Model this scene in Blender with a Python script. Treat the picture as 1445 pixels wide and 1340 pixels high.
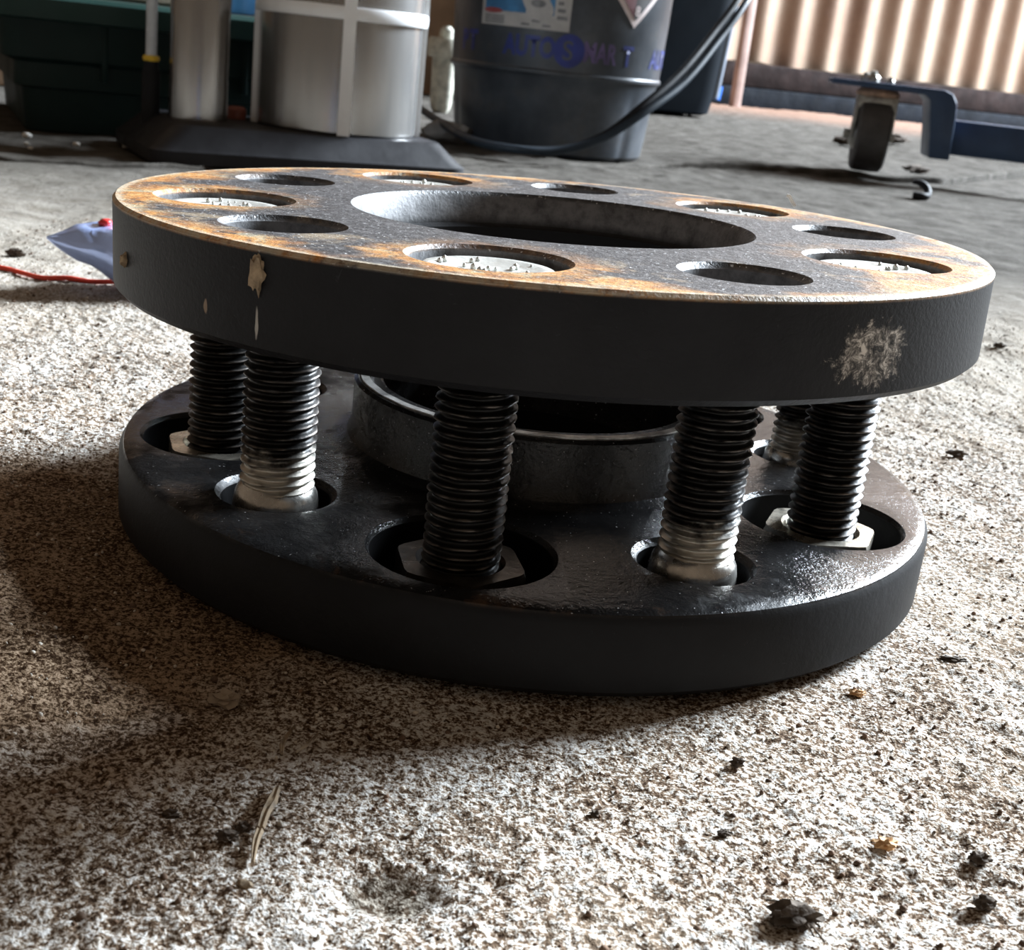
import bpy, bmesh, math, random
import numpy as np
from mathutils import Vector, Matrix, noise as mnoise
for o in list(bpy.data.objects): bpy.data.objects.remove(o)
C = bpy.context.scene.collection
scene = bpy.context.scene
R_ = math.radians

# ------------------------------------------------------------------ camera
CAM = Vector((-0.00231314, -0.23690348, 0.0862339))
RT = Vector((0.99358377, 0.03579206, 0.10728572))
UP = Vector((-0.11309862, 0.31443714, 0.94251684))
FW = Vector((0.0, 0.9486033, -0.31646767))
FPX, IW, IH = 1821.8, 1445.0, 1340.0
cd = bpy.data.cameras.new('camera'); cam = bpy.data.objects.new('camera', cd); C.objects.link(cam)
cd.sensor_fit = 'HORIZONTAL'; cd.sensor_width = 36.0; cd.lens = FPX / IW * 36.0
cd.clip_start = 0.01; cd.clip_end = 60
M3 = Matrix((RT, UP, -FW)).transposed()
cam.matrix_world = Matrix.Translation(CAM) @ M3.to_4x4()
cd.dof.use_dof = True; cd.dof.focus_distance = 0.195; cd.dof.aperture_fstop = 72
scene.camera = cam

# ------------------------------------------------------------------ world, daylight, exposure
world = bpy.data.worlds.new('world'); scene.world = world; world.use_nodes = True
wn = world.node_tree.nodes; bg = wn['Background']
bg.inputs[0].default_value = (0.66, 0.51, 0.38, 1); bg.inputs[1].default_value = 0.23

def area(name, loc, target, sx, sy, power, col):
    l = bpy.data.lights.new(name, 'AREA'); l.shape = 'RECTANGLE'; l.size = sx; l.size_y = sy
    l.energy = power; l.color = col
    o = bpy.data.objects.new(name, l); C.objects.link(o); o.location = loc
    o.rotation_euler = (Vector(target) - Vector(loc)).to_track_quat('-Z', 'Y').to_euler()
    return o
# the open roller door at the right of the workshop, sky light falling in
area('doorway_daylight', (3.75, 3.3, 2.4), (0, 0, 0), 1.9, 1.7, 1900, (0.80, 0.90, 1.0))

scene.view_settings.view_transform = 'Standard'; scene.view_settings.look = 'None'
scene.view_settings.exposure = 0.0; scene.view_settings.gamma = 1.0
scene.view_settings.use_curve_mapping = False

# ------------------------------------------------------------------ helpers
def at(px, py, z=0.0):
    """where the line of sight of a photograph point meets height z"""
    d = FW + RT * ((px - IW / 2) / FPX) - UP * ((py - IH / 2) / FPX)
    return CAM + d * ((z - CAM.z) / d.z)

def at_depth(px, py, dist):
    d = FW + RT * ((px - IW / 2) / FPX) - UP * ((py - IH / 2) / FPX)
    return CAM + d * (dist / d.y)

def link(o, parent=None):
    C.objects.link(o)
    if parent is not None: o.parent = parent
    return o

def tag(o, label=None, cat=None, group=None, kind=None):
    if label: o['label'] = label
    if cat: o['category'] = cat
    if group: o['group'] = group
    if kind: o['kind'] = kind
    return o

def empty(name, loc, rz=0.0):
    o = bpy.data.objects.new(name, None); o.empty_display_size = 0.02
    C.objects.link(o); o.location = loc; o.rotation_euler = (0, 0, rz); return o

def finish(me, mat, smooth=None):
    if mat is not None:
        me.materials.clear(); me.materials.append(mat)
    if smooth is not None:
        for p in me.polygons: p.use_smooth = True
        me.set_sharp_from_angle(angle=R_(smooth))
    return me

def pyobj(name, verts, faces, mat, parent=None, smooth=None):
    me = bpy.data.meshes.new(name); me.from_pydata([tuple(v) for v in verts], [], faces); me.update()
    finish(me, mat, smooth)
    return link(bpy.data.objects.new(name, me), parent)

def bmobj(name, bm, mat, parent=None, smooth=None):
    bmesh.ops.recalc_face_normals(bm, faces=bm.faces)
    me = bpy.data.meshes.new(name); bm.to_mesh(me); bm.free()
    finish(me, mat, smooth)
    return link(bpy.data.objects.new(name, me), parent)

def lathe(profile, n=64, rad=None, closed=True):
    """surface of revolution; profile is a list of (r, z); closed joins last to first"""
    V, F = [], []
    m = len(profile)
    for j, (r, z) in enumerate(profile):
        for i in range(n):
            a = 2 * math.pi * i / n
            rr = rad(r, z, a) if rad else r
            V.append((rr * math.cos(a), rr * math.sin(a), z))
    for j in range(m if closed else m - 1):
        j2 = (j + 1) % m
        for i in range(n):
            i2 = (i + 1) % n
            F.append((j * n + i, j * n + i2, j2 * n + i2, j2 * n + i))
    if not closed:
        if profile[0][0] > 1e-6: F.append(tuple(range(n - 1, -1, -1)))
        if profile[-1][0] > 1e-6: F.append(tuple((m - 1) * n + i for i in range(n)))
    return V, F

def lathe_obj(name, profile, mat, parent=None, n=64, rad=None, closed=False, smooth=35, loc=None):
    V, F = lathe(profile, n, rad, closed)
    o = pyobj(name, V, F, mat, parent, smooth)
    bm = bmesh.new(); bm.from_mesh(o.data)
    bmesh.ops.remove_doubles(bm, verts=bm.verts, dist=1e-7)
    bmesh.ops.recalc_face_normals(bm, faces=bm.faces); bm.to_mesh(o.data); bm.free()
    finish(o.data, mat, smooth)
    if loc: o.location = loc
    return o

def tube_mesh(pts, r, n=10, V=None, F=None):
    V = [] if V is None else V; F = [] if F is None else F
    pts = [Vector(p) for p in pts]; base = len(V); m = len(pts)
    up = Vector((0, 0, 1))
    for k, p in enumerate(pts):
        t = (pts[min(k + 1, m - 1)] - pts[max(k - 1, 0)]).normalized()
        s = t.cross(up)
        if s.length < 1e-3: s = t.cross(Vector((1, 0, 0)))
        s.normalize(); q = s.cross(t)
        rr = r[k] if isinstance(r, (list, tuple)) else r
        for i in range(n):
            a = 2 * math.pi * i / n
            V.append(p + s * rr * math.cos(a) + q * rr * math.sin(a))
    for k in range(m - 1):
        for i in range(n):
            i2 = (i + 1) % n
            F.append((base + k * n + i, base + k * n + i2, base + (k + 1) * n + i2, base + (k + 1) * n + i))
    F.append(tuple(base + i for i in range(n - 1, -1, -1)))
    F.append(tuple(base + (m - 1) * n + i for i in range(n)))
    return V, F

def spline(pts, n=12):
    pts = [Vector(p) for p in pts]; out = []
    P = [2 * pts[0] - pts[1]] + pts + [2 * pts[-1] - pts[-2]]
    for k in range(1, len(P) - 2):
        for i in range(n):
            t = i / n; a, b, c, d = P[k - 1], P[k], P[k + 1], P[k + 2]
            out.append(0.5 * ((2 * b) + (c - a) * t + (2 * a - 5 * b + 4 * c - d) * t * t + (3 * b - a - 3 * c + d) * t ** 3))
    out.append(pts[-1]); return out

def box_bm(bm, x0, x1, y0, y1, z0, z1, bev=0.0, seg=2, taper=(1, 1)):
    r = bmesh.ops.create_cube(bm, size=1)
    vs = r['verts']; cx, cy = (x0 + x1) / 2, (y0 + y1) / 2
    for v in vs:
        t = v.co.z + 0.5
        sx = 1 + (taper[0] - 1) * t; sy = 1 + (taper[1] - 1) * t
        v.co = Vector((cx + v.co.x * (x1 - x0) * sx, cy + v.co.y * (y1 - y0) * sy, z0 + t * (z1 - z0)))
    if bev:
        es = {e for v in vs for e in v.link_edges}
        bmesh.ops.bevel(bm, geom=list(es), offset=bev, segments=seg, affect='EDGES', profile=0.5)
    return bm

def box_obj(name, x0, x1, y0, y1, z0, z1, mat, parent=None, bev=0.001, taper=(1, 1), seg=2):
    return bmobj(name, box_bm(bmesh.new(), x0, x1, y0, y1, z0, z1, bev, seg, taper), mat, parent, 40)

def prism_obj(name, poly, y0, y1, mat, parent=None, bev=0.0008):
    """polygon in x,z extruded along y"""
    bm = bmesh.new()
    vs = [bm.verts.new((x, y0, z)) for x, z in poly]; f = bm.faces.new(vs)
    ex = bmesh.ops.extrude_face_region(bm, geom=[f])
    for g in ex['geom']:
        if isinstance(g, bmesh.types.BMVert): g.co.y = y1
    if bev: bmesh.ops.bevel(bm, geom=list(bm.edges), offset=bev, segments=2, affect='EDGES', profile=0.5)
    return bmobj(name, bm, mat, parent, 40)

def lump_obj(name, size, mat, parent=None, seed=0, rough=0.35, sub=2, loc=None, freq=1.6):
    bm = bmesh.new(); bmesh.ops.create_icosphere(bm, subdivisions=sub, radius=1)
    off = Vector((seed * 7.3, seed * 3.1, seed * 1.7))
    for v in bm.verts:
        k = 1 + rough * mnoise.noise(v.co * freq + off) + rough * 0.5 * mnoise.noise(v.co * freq * 2.7 + off)
        v.co = Vector((v.co.x * size[0] * k, v.co.y * size[1] * k, v.co.z * size[2] * k))
    zmin = min(v.co.z for v in bm.verts)
    for v in bm.verts: v.co.z -= zmin
    o = bmobj(name, bm, mat, parent, 50)
    if loc is not None: o.location = loc
    return o

# ------------------------------------------------------------------ materials
class NT:
    def __init__(s, name):
        s.m = bpy.data.materials.new(name); s.m.use_nodes = True; s.t = s.m.node_tree
        s.b = s.t.nodes['Principled BSDF']; s._tc = None
    def n(s, kind, **kw):
        nd = s.t.nodes.new(kind)
        for k, v in kw.items(): setattr(nd, k, v)
        return nd
    def l(s, a, b): s.t.links.new(a, b)
    def co(s, out='Object'):
        if s._tc is None: s._tc = s.n('ShaderNodeTexCoord')
        return s._tc.outputs[out]
    def val(s, inp, v):
        if isinstance(v, bpy.types.NodeSocket): s.l(v, inp)
        else: inp.default_value = v
    def noise(s, scale, detail=3, rough=0.5, vec=None, dist=0.0):
        nd = s.n('ShaderNodeTexNoise'); nd.inputs['Scale'].default_value = scale
        nd.inputs['Detail'].default_value = detail; nd.inputs['Roughness'].default_value = rough
        nd.inputs['Distortion'].default_value = dist
        s.l(vec if vec is not None else s.co(), nd.inputs['Vector']); return nd.outputs['Fac']
    def ramp(s, fac, stops):
        nd = s.n('ShaderNodeValToRGB'); e = nd.color_ramp.elements
        while len(e) < len(stops): e.new(0.5)
        for el, (p, c) in zip(e, stops):
            el.position = p; el.color = (c, c, c, 1) if isinstance(c, (int, float)) else (*c, 1)
        s.l(fac, nd.inputs['Fac']); return nd.outputs['Color']
    def math(s, op, a, b=0.0, c=0.0, clamp=False):
        nd = s.n('ShaderNodeMath', operation=op, use_clamp=clamp)
        s.val(nd.inputs[0], a); s.val(nd.inputs[1], b)
        if op in ('MULTIPLY_ADD', 'COMPARE', 'SMOOTH_MIN'): s.val(nd.inputs[2], c)
        return nd.outputs[0]
    def mapr(s, v, a, b, c=0.0, d=1.0, smooth=True):
        nd = s.n('ShaderNodeMapRange'); nd.interpolation_type = 'SMOOTHSTEP' if smooth else 'LINEAR'
        s.val(nd.inputs['Value'], v)
        for k, x in zip(('From Min', 'From Max', 'To Min', 'To Max'), (a, b, c, d)): nd.inputs[k].default_value = x
        return nd.outputs['Result']
    def mix(s, fac, a, b):
        nd = s.n('ShaderNodeMix', data_type='RGBA'); s.val(nd.inputs['Factor'], fac)
        for i, v in ((6, a), (7, b)):
            if isinstance(v, tuple): nd.inputs[i].default_value = (*v[:3], 1)
            else: s.l(v, nd.inputs[i])
        return nd.outputs[2]
    def sep(s, v=None):
        nd = s.n('ShaderNodeSeparateXYZ'); s.l(v if v is not None else s.co(), nd.inputs[0]); return nd.outputs
    def dist(s, p, scale=(1, 1, 1)):
        mp = s.n('ShaderNodeVectorMath', operation='SUBTRACT'); s.l(s.co(), mp.inputs[0]); mp.inputs[1].default_value = p
        ml = s.n('ShaderNodeVectorMath', operation='MULTIPLY'); s.l(mp.outputs[0], ml.inputs[0]); ml.inputs[1].default_value = scale
        ln = s.n('ShaderNodeVectorMath', operation='LENGTH'); s.l(ml.outputs[0], ln.inputs[0]); return ln.outputs['Value']
    def bump(s, h, strength, dist=0.001, prev=None):
        nd = s.n('ShaderNodeBump'); s.val(nd.inputs['Strength'], strength); nd.inputs['Distance'].default_value = dist
        s.l(h, nd.inputs['Height'])
        if prev is not None: s.l(prev, nd.inputs['Normal'])
        return nd.outputs['Normal']
    def out(s, color=None, rough=None, metal=None, normal=None, spec=None, **kw):
        b = s.b.inputs
        if color is not None: s.val(b['Base Color'], (*color, 1) if isinstance(color, tuple) else color)
        if rough is not None: s.val(b['Roughness'], rough)
        if metal is not None: s.val(b['Metallic'], metal)
        if spec is not None: s.val(b['Specular IOR Level'], spec)
        if normal is not None: s.l(normal, b['Normal'])
        for k, v in kw.items(): s.val(b[k], v)
        return s.m

def plain(name, col, rough=0.5, metal=0.0, var=0.15, scale=60, bump=0.0, bscale=300, bdist=0.0005, spec=0.5, **kw):
    t = NT(name)
    f = t.noise(scale, 4, 0.6)
    c = t.mix(t.mapr(f, 0.3, 0.7), tuple(x * (1 - var) for x in col), tuple(min(1, x * (1 + var)) for x in col))
    nrm = t.bump(t.noise(bscale, 3), bump, bdist) if bump else None
    r = t.mapr(t.noise(scale * 1.7, 3), 0.3, 0.7, max(0, rough - 0.07), min(1, rough + 0.07))
    return t.out(c, r, metal, nrm, spec, **kw)

# ------------------------------------------------------------------ spacer frames (metres)
R0 = 0.075
ZL = 0.01344                                       # top of the lower spacer
UC = Vector((-0.00020681, -0.00429986, 0.05772272)); TU = 0.01455
UN = Vector((-0.02571, 0.01162, 1.0)).normalized()
UA = Vector((0, 1, 0)).cross(UN).normalized(); UB_ = UN.cross(UA)
UM = Matrix.Translation(UC) @ Matrix((UA, UB_, UN)).transposed().to_4x4()
UMI = UM.inverted()
PCR = 0.0570
SMALL = [15.5, 85.5, 157, 225.5, 298.5]
LARGE = [49, 121, 194.5, 261.4, 336]
def pol(a, r=PCR): return (r * math.cos(R_(a)), r * math.sin(R_(a)))
def on_side(px, py):
    """point of the upper spacer's rim wall that the photograph shows at px, py (local)"""
    o = UMI @ CAM; d = UMI.to_3x3() @ (FW + RT * ((px - IW / 2) / FPX) - UP * ((py - IH / 2) / FPX))
    a = d.x ** 2 + d.y ** 2; b = 2 * (o.x * d.x + o.y * d.y); c = o.x ** 2 + o.y ** 2 - R0 ** 2
    t = (-b - math.sqrt(max(0, b * b - 4 * a * c))) / (2 * a)
    return o + d * t
def on_top(px, py):
    o = UMI @ CAM; d = UMI.to_3x3() @ (FW + RT * ((px - IW / 2) / FPX) - UP * ((py - IH / 2) / FPX))
    return o + d * (-o.z / d.z)

# --- spacer paint, upper
def mat_upper():
    t = NT('worn_black_paint_upper'); x, y, z = t.sep()
    rr = t.math('SQRT', t.math('ADD', t.math('MULTIPLY', x, x), t.math('MULTIPLY', y, y)))
    top = t.mapr(z, -0.0010, -0.0003)
    nlow = t.noise(28, 4, 0.6); nmid = t.noise(95, 5, 0.65, dist=0.6); nfin = t.noise(1400, 3, 0.6)
    # rust: an uneven band along the rim and crescents round the counterbores
    rim = t.math('ADD', rr, t.math('MULTIPLY', t.math('SUBTRACT', nlow, 0.5), 0.058))
    rust = t.mapr(rim, 0.0660, 0.0735)
    for a in LARGE:
        px, py = pol(a, PCR + 0.001)
        dd = t.math('ADD', t.dist((px, py, 0)), t.math('MULTIPLY', t.math('SUBTRACT', nmid, 0.5), 0.030))
        rust = t.math('MAXIMUM', rust, t.math('MULTIPLY', t.mapr(dd, 0.0200, 0.0125, 0, 0.95), t.mapr(rr, 0.050, 0.062, 0.25, 1.0)))
    keep = [t.mapr(t.math('ADD', t.dist((*pol(a, PCR), 0)), t.math('MULTIPLY', t.math('SUBTRACT', nlow, 0.5), 0.012)), 0.017, 0.011) for a in SMALL]
    for k in keep: rust = t.math('MULTIPLY', rust, t.math('SUBTRACT', 1.0, t.math('MULTIPLY', k, 0.75)))
    rust = t.math('MULTIPLY', rust, t.mapr(t.noise(75, 10, 0.78, dist=1.2), 0.36, 0.49))
    rust = t.math('MULTIPLY', rust, t.mapr(t.noise(850, 4, 0.7), 0.36, 0.48, 0.35, 1.0))
    rc = t.ramp(t.noise(170, 9, 0.78, dist=0.8), [(0.30, (0.10, 0.045, 0.02)), (0.42, (0.40, 0.155, 0.032)), (0.52, (0.55, 0.265, 0.070)), (0.61, (0.46, 0.38, 0.24)), (0.72, (0.20, 0.18, 0.15))])
    black = t.ramp(t.noise(420, 9, 0.8), [(0.32, (0.012, 0.012, 0.014)), (0.5, (0.045, 0.045, 0.048)), (0.62, (0.15, 0.145, 0.145))])
    streak = t.mapr(t.noise(60, 10, 0.75, dist=1.5), 0.55, 0.64, 0, 0.75)
    black = t.mix(t.math('MULTIPLY', streak, t.mapr(rr, 0.04, 0.06)), black, (0.32, 0.25, 0.17))
    spark = t.mapr(t.noise(1500, 2, 0.5), 0.66, 0.70)
    black = t.mix(spark, black, (0.75, 0.75, 0.75))
    topc = t.mix(rust, black, rc)
    # bare edge: worn metal and rust along the arris
    edge = t.math('MULTIPLY', t.mapr(rr, 0.0728, 0.0742), t.mapr(z, -0.0010, -0.0004))
    edge = t.math('MULTIPLY', edge, t.mapr(t.noise(240, 8, 0.75), 0.38, 0.55))
    topc = t.mix(t.math('MULTIPLY', edge, 0.85), topc, (0.50, 0.42, 0.31))
    side = t.ramp(t.noise(70, 5, 0.6), [(0.3, (0.008, 0.008, 0.009)), (0.7, (0.014, 0.014, 0.0155))])
    scr = t.mapr(t.noise(420, 4, 0.75, dist=2.0), 0.66, 0.72, 0, 0.15)
    side = t.mix(scr, side, (0.10, 0.10, 0.11))
    # scuffed spot that has been hit down to bare metal
    g = on_side(1232, 502); tang = Vector((-g.y, g.x, 0)).normalized()
    dd = t.dist(tuple(g), (0.62, 0.62, 1))
    dd = t.math('ADD', dd, t.math('MULTIPLY', t.math('SUBTRACT', t.noise(330, 6, 0.8, dist=1.0), 0.5), 0.0095))
    gouge = t.mapr(dd, 0.0048, 0.0034)
    gl = t.ramp(t.noise(620, 7, 0.85, dist=0.7), [(0.40, (0.012, 0.012, 0.012)), (0.50, (0.13, 0.115, 0.10)), (0.60, (0.60, 0.54, 0.47))])
    side = t.mix(gouge, side, gl)
    h = on_side(362, 455)
    thin = t.mapr(t.math('ADD', t.dist(tuple(h), (1, 1, 0.14)), t.math('MULTIPLY', t.math('SUBTRACT', t.noise(500, 2), 0.5), 0.0004)), 0.00032, 0.00018)
    side = t.mix(thin, side, (0.42, 0.40, 0.36))
    h = on_side(290, 432)
    thin = t.mapr(t.math('ADD', t.dist(tuple(h), (1, 1, 0.3)), t.math('MULTIPLY', t.math('SUBTRACT', t.noise(500, 2), 0.5), 0.0012)), 0.00036, 0.0001)
    side = t.mix(thin, side, (0.26, 0.19, 0.13))
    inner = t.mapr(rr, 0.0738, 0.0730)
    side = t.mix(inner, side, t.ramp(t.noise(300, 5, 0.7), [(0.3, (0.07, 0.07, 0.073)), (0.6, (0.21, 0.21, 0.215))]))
    side = t.mix(t.math('MULTIPLY', inner, t.mapr(z, -0.0040, -0.0068)), side, (0.012, 0.012, 0.013))  # bore and hole walls turn black with depth, shade put into the colour
    col = t.mix(top, side, topc)
    rough = t.mix(top, (0.48,) * 3, t.mix(rust, (0.46,) * 3, (0.62,) * 3))
    b1 = t.bump(t.noise(700, 4, 0.7), t.mix(top, (0.12,) * 3, (0.55,) * 3), 0.0005)
    b2 = t.bump(nfin, 0.25, 0.0002, b1)
    return t.out(col, rough, 0.0, b2, t.mix(top, (0.14,) * 3, (0.5,) * 3))

def mat_lower():
    t = NT('oily_black_paint_lower'); x, y, z = t.sep()
    rr = t.math('SQRT', t.math('ADD', t.math('MULTIPLY', x, x), t.math('MULTIPLY', y, y)))
    top = t.mapr(z, ZL - 0.0012, ZL - 0.0004)
    oil = t.mapr(t.noise(45, 4, 0.6), 0.36, 0.5)
    topc = t.ramp(t.noise(160, 5, 0.65), [(0.3, (0.006, 0.006, 0.0065)), (0.6, (0.014, 0.0135, 0.0135)), (0.8, (0.028, 0.027, 0.025))])
    spark = t.mapr(t.noise(1700, 2, 0.5), 0.71, 0.75)
    topc = t.mix(t.math('MULTIPLY', spark, 0.6), topc, (0.6, 0.6, 0.6))
    rim = t.math('MULTIPLY', t.mapr(rr, 0.0705, 0.0735), t.mapr(t.noise(90, 5, 0.7), 0.5, 0.68))
    topc = t.mix(t.math('MULTIPLY', rim, 0.55), topc, (0.13, 0.075, 0.045))
    side = t.ramp(t.noise(60, 5, 0.6), [(0.3, (0.008, 0.008, 0.0085)), (0.7, (0.014, 0.014, 0.015))])
    scr = t.mapr(t.noise(420, 4, 0.75, dist=2.0), 0.66, 0.72, 0, 0.22)
    side = t.mix(scr, side, (0.10, 0.10, 0.10))
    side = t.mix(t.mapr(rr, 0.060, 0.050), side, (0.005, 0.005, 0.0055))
    col = t.mix(top, side, topc)
    rough = t.mix(top, (0.52,) * 3, t.mix(oil, (0.55,) * 3, (0.16,) * 3))
    b1 = t.bump(t.noise(260, 6, 0.7), t.mix(top, (0.12,) * 3, (0.40,) * 3), 0.0009)
    b2 = t.bump(t.noise(1300, 3, 0.6), t.mix(top, (0.12,) * 3, (0.3,) * 3), 0.0002, b1)
    return t.out(col, rough, 0.0, b2, t.mix(top, (0.14,) * 3, t.mix(oil, (0.06,) * 3, (0.45,) * 3)))

def mat_thread(name, oily):
    t = NT(name); x, y, z = t.sep()
    rr = t.math('SQRT', t.math('ADD', t.math('MULTIPLY', x, x), t.math('MULTIPLY', y, y)))
    crest = t.mapr(rr, 0.0057, 0.0060)
    n = t.noise(220, 4, 0.65)
    clean = t.math('MULTIPLY', t.mapr(t.math('ADD', z, t.math('MULTIPLY', t.math('SUBTRACT', n, 0.5), 0.010)), ZL + 0.0085, ZL + 0.0045), 1.0 - oily)
    dark = t.mix(t.math('MULTIPLY', crest, t.mapr(n, 0.35, 0.65)), (0.012, 0.0115, 0.011), (0.15, 0.13, 0.115))
    c = t.mix(clean, dark, (0.56, 0.53, 0.47))
    metal = t.mapr(clean, 0, 1, 0.75, 0.95)
    return t.out(c, t.mapr(n, 0.3, 0.7, 0.30, 0.48), metal, t.bump(t.noise(1200, 3), 0.25, 0.0002), 0.5)

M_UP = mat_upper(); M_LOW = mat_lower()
M_STUD = mat_thread('threaded_steel', 0.0); M_STUD_OILY = mat_thread('threaded_oily_steel', 1.0)
M_HEAD = plain('bright_zinc', (0.62, 0.62, 0.58), 0.42, 0.35, 0.10, 300, 0.3, 900, 0.0003)
M_NUT = plain('oily_nut_steel', (0.075, 0.064, 0.053), 0.34, 0.7, 0.4, 250, 0.3, 700, 0.0003)
M_NUT_B = plain('bare_nut_steel', (0.62, 0.57, 0.48), 0.30, 0.85, 0.3, 250, 0.3, 700, 0.0003)
M_MUD = plain('dried_mud', (0.33, 0.245, 0.155), 0.9, 0, 0.35, 500, 0.6, 900, 0.0005)

def mat_floor():
    t = NT('gritty_concrete'); x, y, z = t.sep(t.co('Object'))
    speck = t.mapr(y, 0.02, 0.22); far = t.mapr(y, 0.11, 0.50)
    g1 = t.noise(1250, 3, 0.6); g2 = t.noise(2900, 2, 0.6); big = t.noise(16, 4, 0.6); mid = t.noise(70, 4, 0.6)
    grain = t.math('ADD', t.math('MULTIPLY', g1, 0.62), t.math('MULTIPLY', g2, 0.38))
    grain = t.math('ADD', grain, t.math('MULTIPLY', t.math('SUBTRACT', mid, 0.5), 0.20))
    near = t.ramp(grain, [(0.39, (0.045, 0.026, 0.016)), (0.47, (0.20, 0.135, 0.088)), (0.525, (0.53, 0.47, 0.40)), (0.595, (0.80, 0.785, 0.755))])
    near = t.mix(t.mapr(big, 0.45, 0.70, 0, 0.30), near, (0.42, 0.33, 0.24))
    midc = t.ramp(t.noise(60, 8, 0.72), [(0.30, (0.14, 0.11, 0.08)), (0.42, (0.33, 0.29, 0.235)), (0.6, (0.46, 0.42, 0.36))])
    near = t.mix(speck, near, t.mix(0.22, midc, near))
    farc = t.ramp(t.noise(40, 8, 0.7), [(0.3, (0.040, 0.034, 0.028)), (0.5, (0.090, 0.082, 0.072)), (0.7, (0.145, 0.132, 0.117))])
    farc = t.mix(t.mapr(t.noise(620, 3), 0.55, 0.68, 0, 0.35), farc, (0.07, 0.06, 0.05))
    # brown patch at the near left: the spacers' shade, put into the colour
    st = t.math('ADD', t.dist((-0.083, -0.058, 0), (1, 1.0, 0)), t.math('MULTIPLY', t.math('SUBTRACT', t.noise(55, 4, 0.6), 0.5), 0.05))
    shade_tint = t.mapr(st, 0.066, 0.046, 0, 0.85)
    near = t.mix(shade_tint, near, t.mix(t.mapr(grain, 0.42, 0.6), (0.045, 0.024, 0.013), (0.36, 0.23, 0.125)))
    pq = at(553, 1232); pd = t.math('ADD', t.dist((pq.x, pq.y, 0), (0.75, 1.0, 0)), t.math('MULTIPLY', t.math('SUBTRACT', t.noise(420, 4, 0.7), 0.5), 0.006))
    near = t.mix(t.mapr(pd, 0.0050, 0.0022, 0, 0.8), near, t.mix(t.mapr(grain, 0.48, 0.62), (0.05, 0.034, 0.022), (0.30, 0.25, 0.18)))
    c = t.mix(far, near, farc)  # floor gets darker with distance: weaker light put into the colour
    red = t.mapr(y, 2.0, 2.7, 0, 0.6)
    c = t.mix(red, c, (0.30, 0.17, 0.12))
    h = t.math('ADD', t.math('MULTIPLY', g1, 0.6), t.math('MULTIPLY', g2, 0.4))
    b = t.bump(h, 0.55, 0.0012)
    b = t.bump(t.noise(90, 5, 0.65), 0.4, 0.004, b)
    return t.out(c, 0.95, 0.0, b, 0.04)
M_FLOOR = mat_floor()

# ------------------------------------------------------------------ floor: two slabs with an open joint
def hash2(ix, iy, s):
    h = (ix.astype(np.int64) * 374761393 + iy.astype(np.int64) * 668265263 + s * 1442695041) & 0xffffffff
    h = ((h ^ (h >> 13)) * 1274126177) & 0xffffffff
    return ((h ^ (h >> 16)) & 0xffffff) / float(0xffffff)
def vnoise(x, y, s=0):
    ix, iy = np.floor(x), np.floor(y); fx, fy = x - ix, y - iy
    fx = fx * fx * (3 - 2 * fx); fy = fy * fy * (3 - 2 * fy)
    a, b, c, d = hash2(ix, iy, s), hash2(ix + 1, iy, s), hash2(ix, iy + 1, s), hash2(ix + 1, iy + 1, s)
    return (a * (1 - fx) + b * fx) * (1 - fy) + (c * (1 - fx) + d * fx) * fy - 0.5
PIT = at(553, 1232); HUMP = at(1400, 236)
def floor_h(x, y):
    near = np.clip((0.42 - y) / 0.25, 0, 1) * np.clip((0.36 - np.abs(x)) / 0.12, 0, 1)
    h = 0.0034 * vnoise(x * 7, y * 7, 1) + 0.0020 * vnoise(x * 24, y * 24, 2) + 0.0009 * (1 + 1.3 * np.clip((y - 0.08) / 0.1, 0, 1)) * vnoise(x * 75 + 3, y * 75, 3) + 0.0007 * np.clip((y - 0.08) / 0.1, 0, 1) * vnoise(x * 160, y * 160, 9)
    h = h + near * (0.00045 * vnoise(x * 330, y * 330, 4) + 0.00075 * vnoise(x * 900, y * 900, 5) + 0.0003 * vnoise(x * 1400, y * 1400, 6))
    r = np.hypot(x, y); flat = np.clip((r - 0.070) / 0.05, 0, 1)
    h = h * (0.45 + 0.55 * flat) - 0.0007
    dp = np.hypot((x - PIT.x) / 0.0062, (y - PIT.y) / 0.0050)
    h = h - 0.0022 * np.exp(-dp ** 2 * 1.2)
    h = np.where(r < 0.0775, np.minimum(h, -0.00025), h)
    return h
JP = [(-3.0, 0.40), (-0.55, 0.41), (-0.281, 0.432), (-0.221, 0.472), (-0.05, 0.70), (0.112, 0.905), (0.23, 1.0), (0.319, 1.045), (0.385, 1.075), (0.47, 1.22), (0.58, 1.40), (0.9, 1.75), (4.0, 2.3)]
jx = np.array([p[0] for p in JP]); jy = np.array([p[1] for p in JP])
def slab_h(x, y):
    d = np.maximum(y - joint(x), 0)
    r = np.where(x > 0, 0.0055 * np.clip((x - 0.05) / 0.1, 0, 1), 0.0022 * np.exp(-(d / 0.012) ** 2))
    return floor_h(x, y) + r + 0.010 * np.exp(-(((x - HUMP.x) / 0.10) ** 2 + ((y - HUMP.y - 0.02) / 0.14) ** 2))
def joint(x): return np.interp(x, jx, jy) + 0.010 * vnoise(x * 9, x * 0, 11) + 0.004 * vnoise(x * 40, x * 0, 12)

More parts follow.
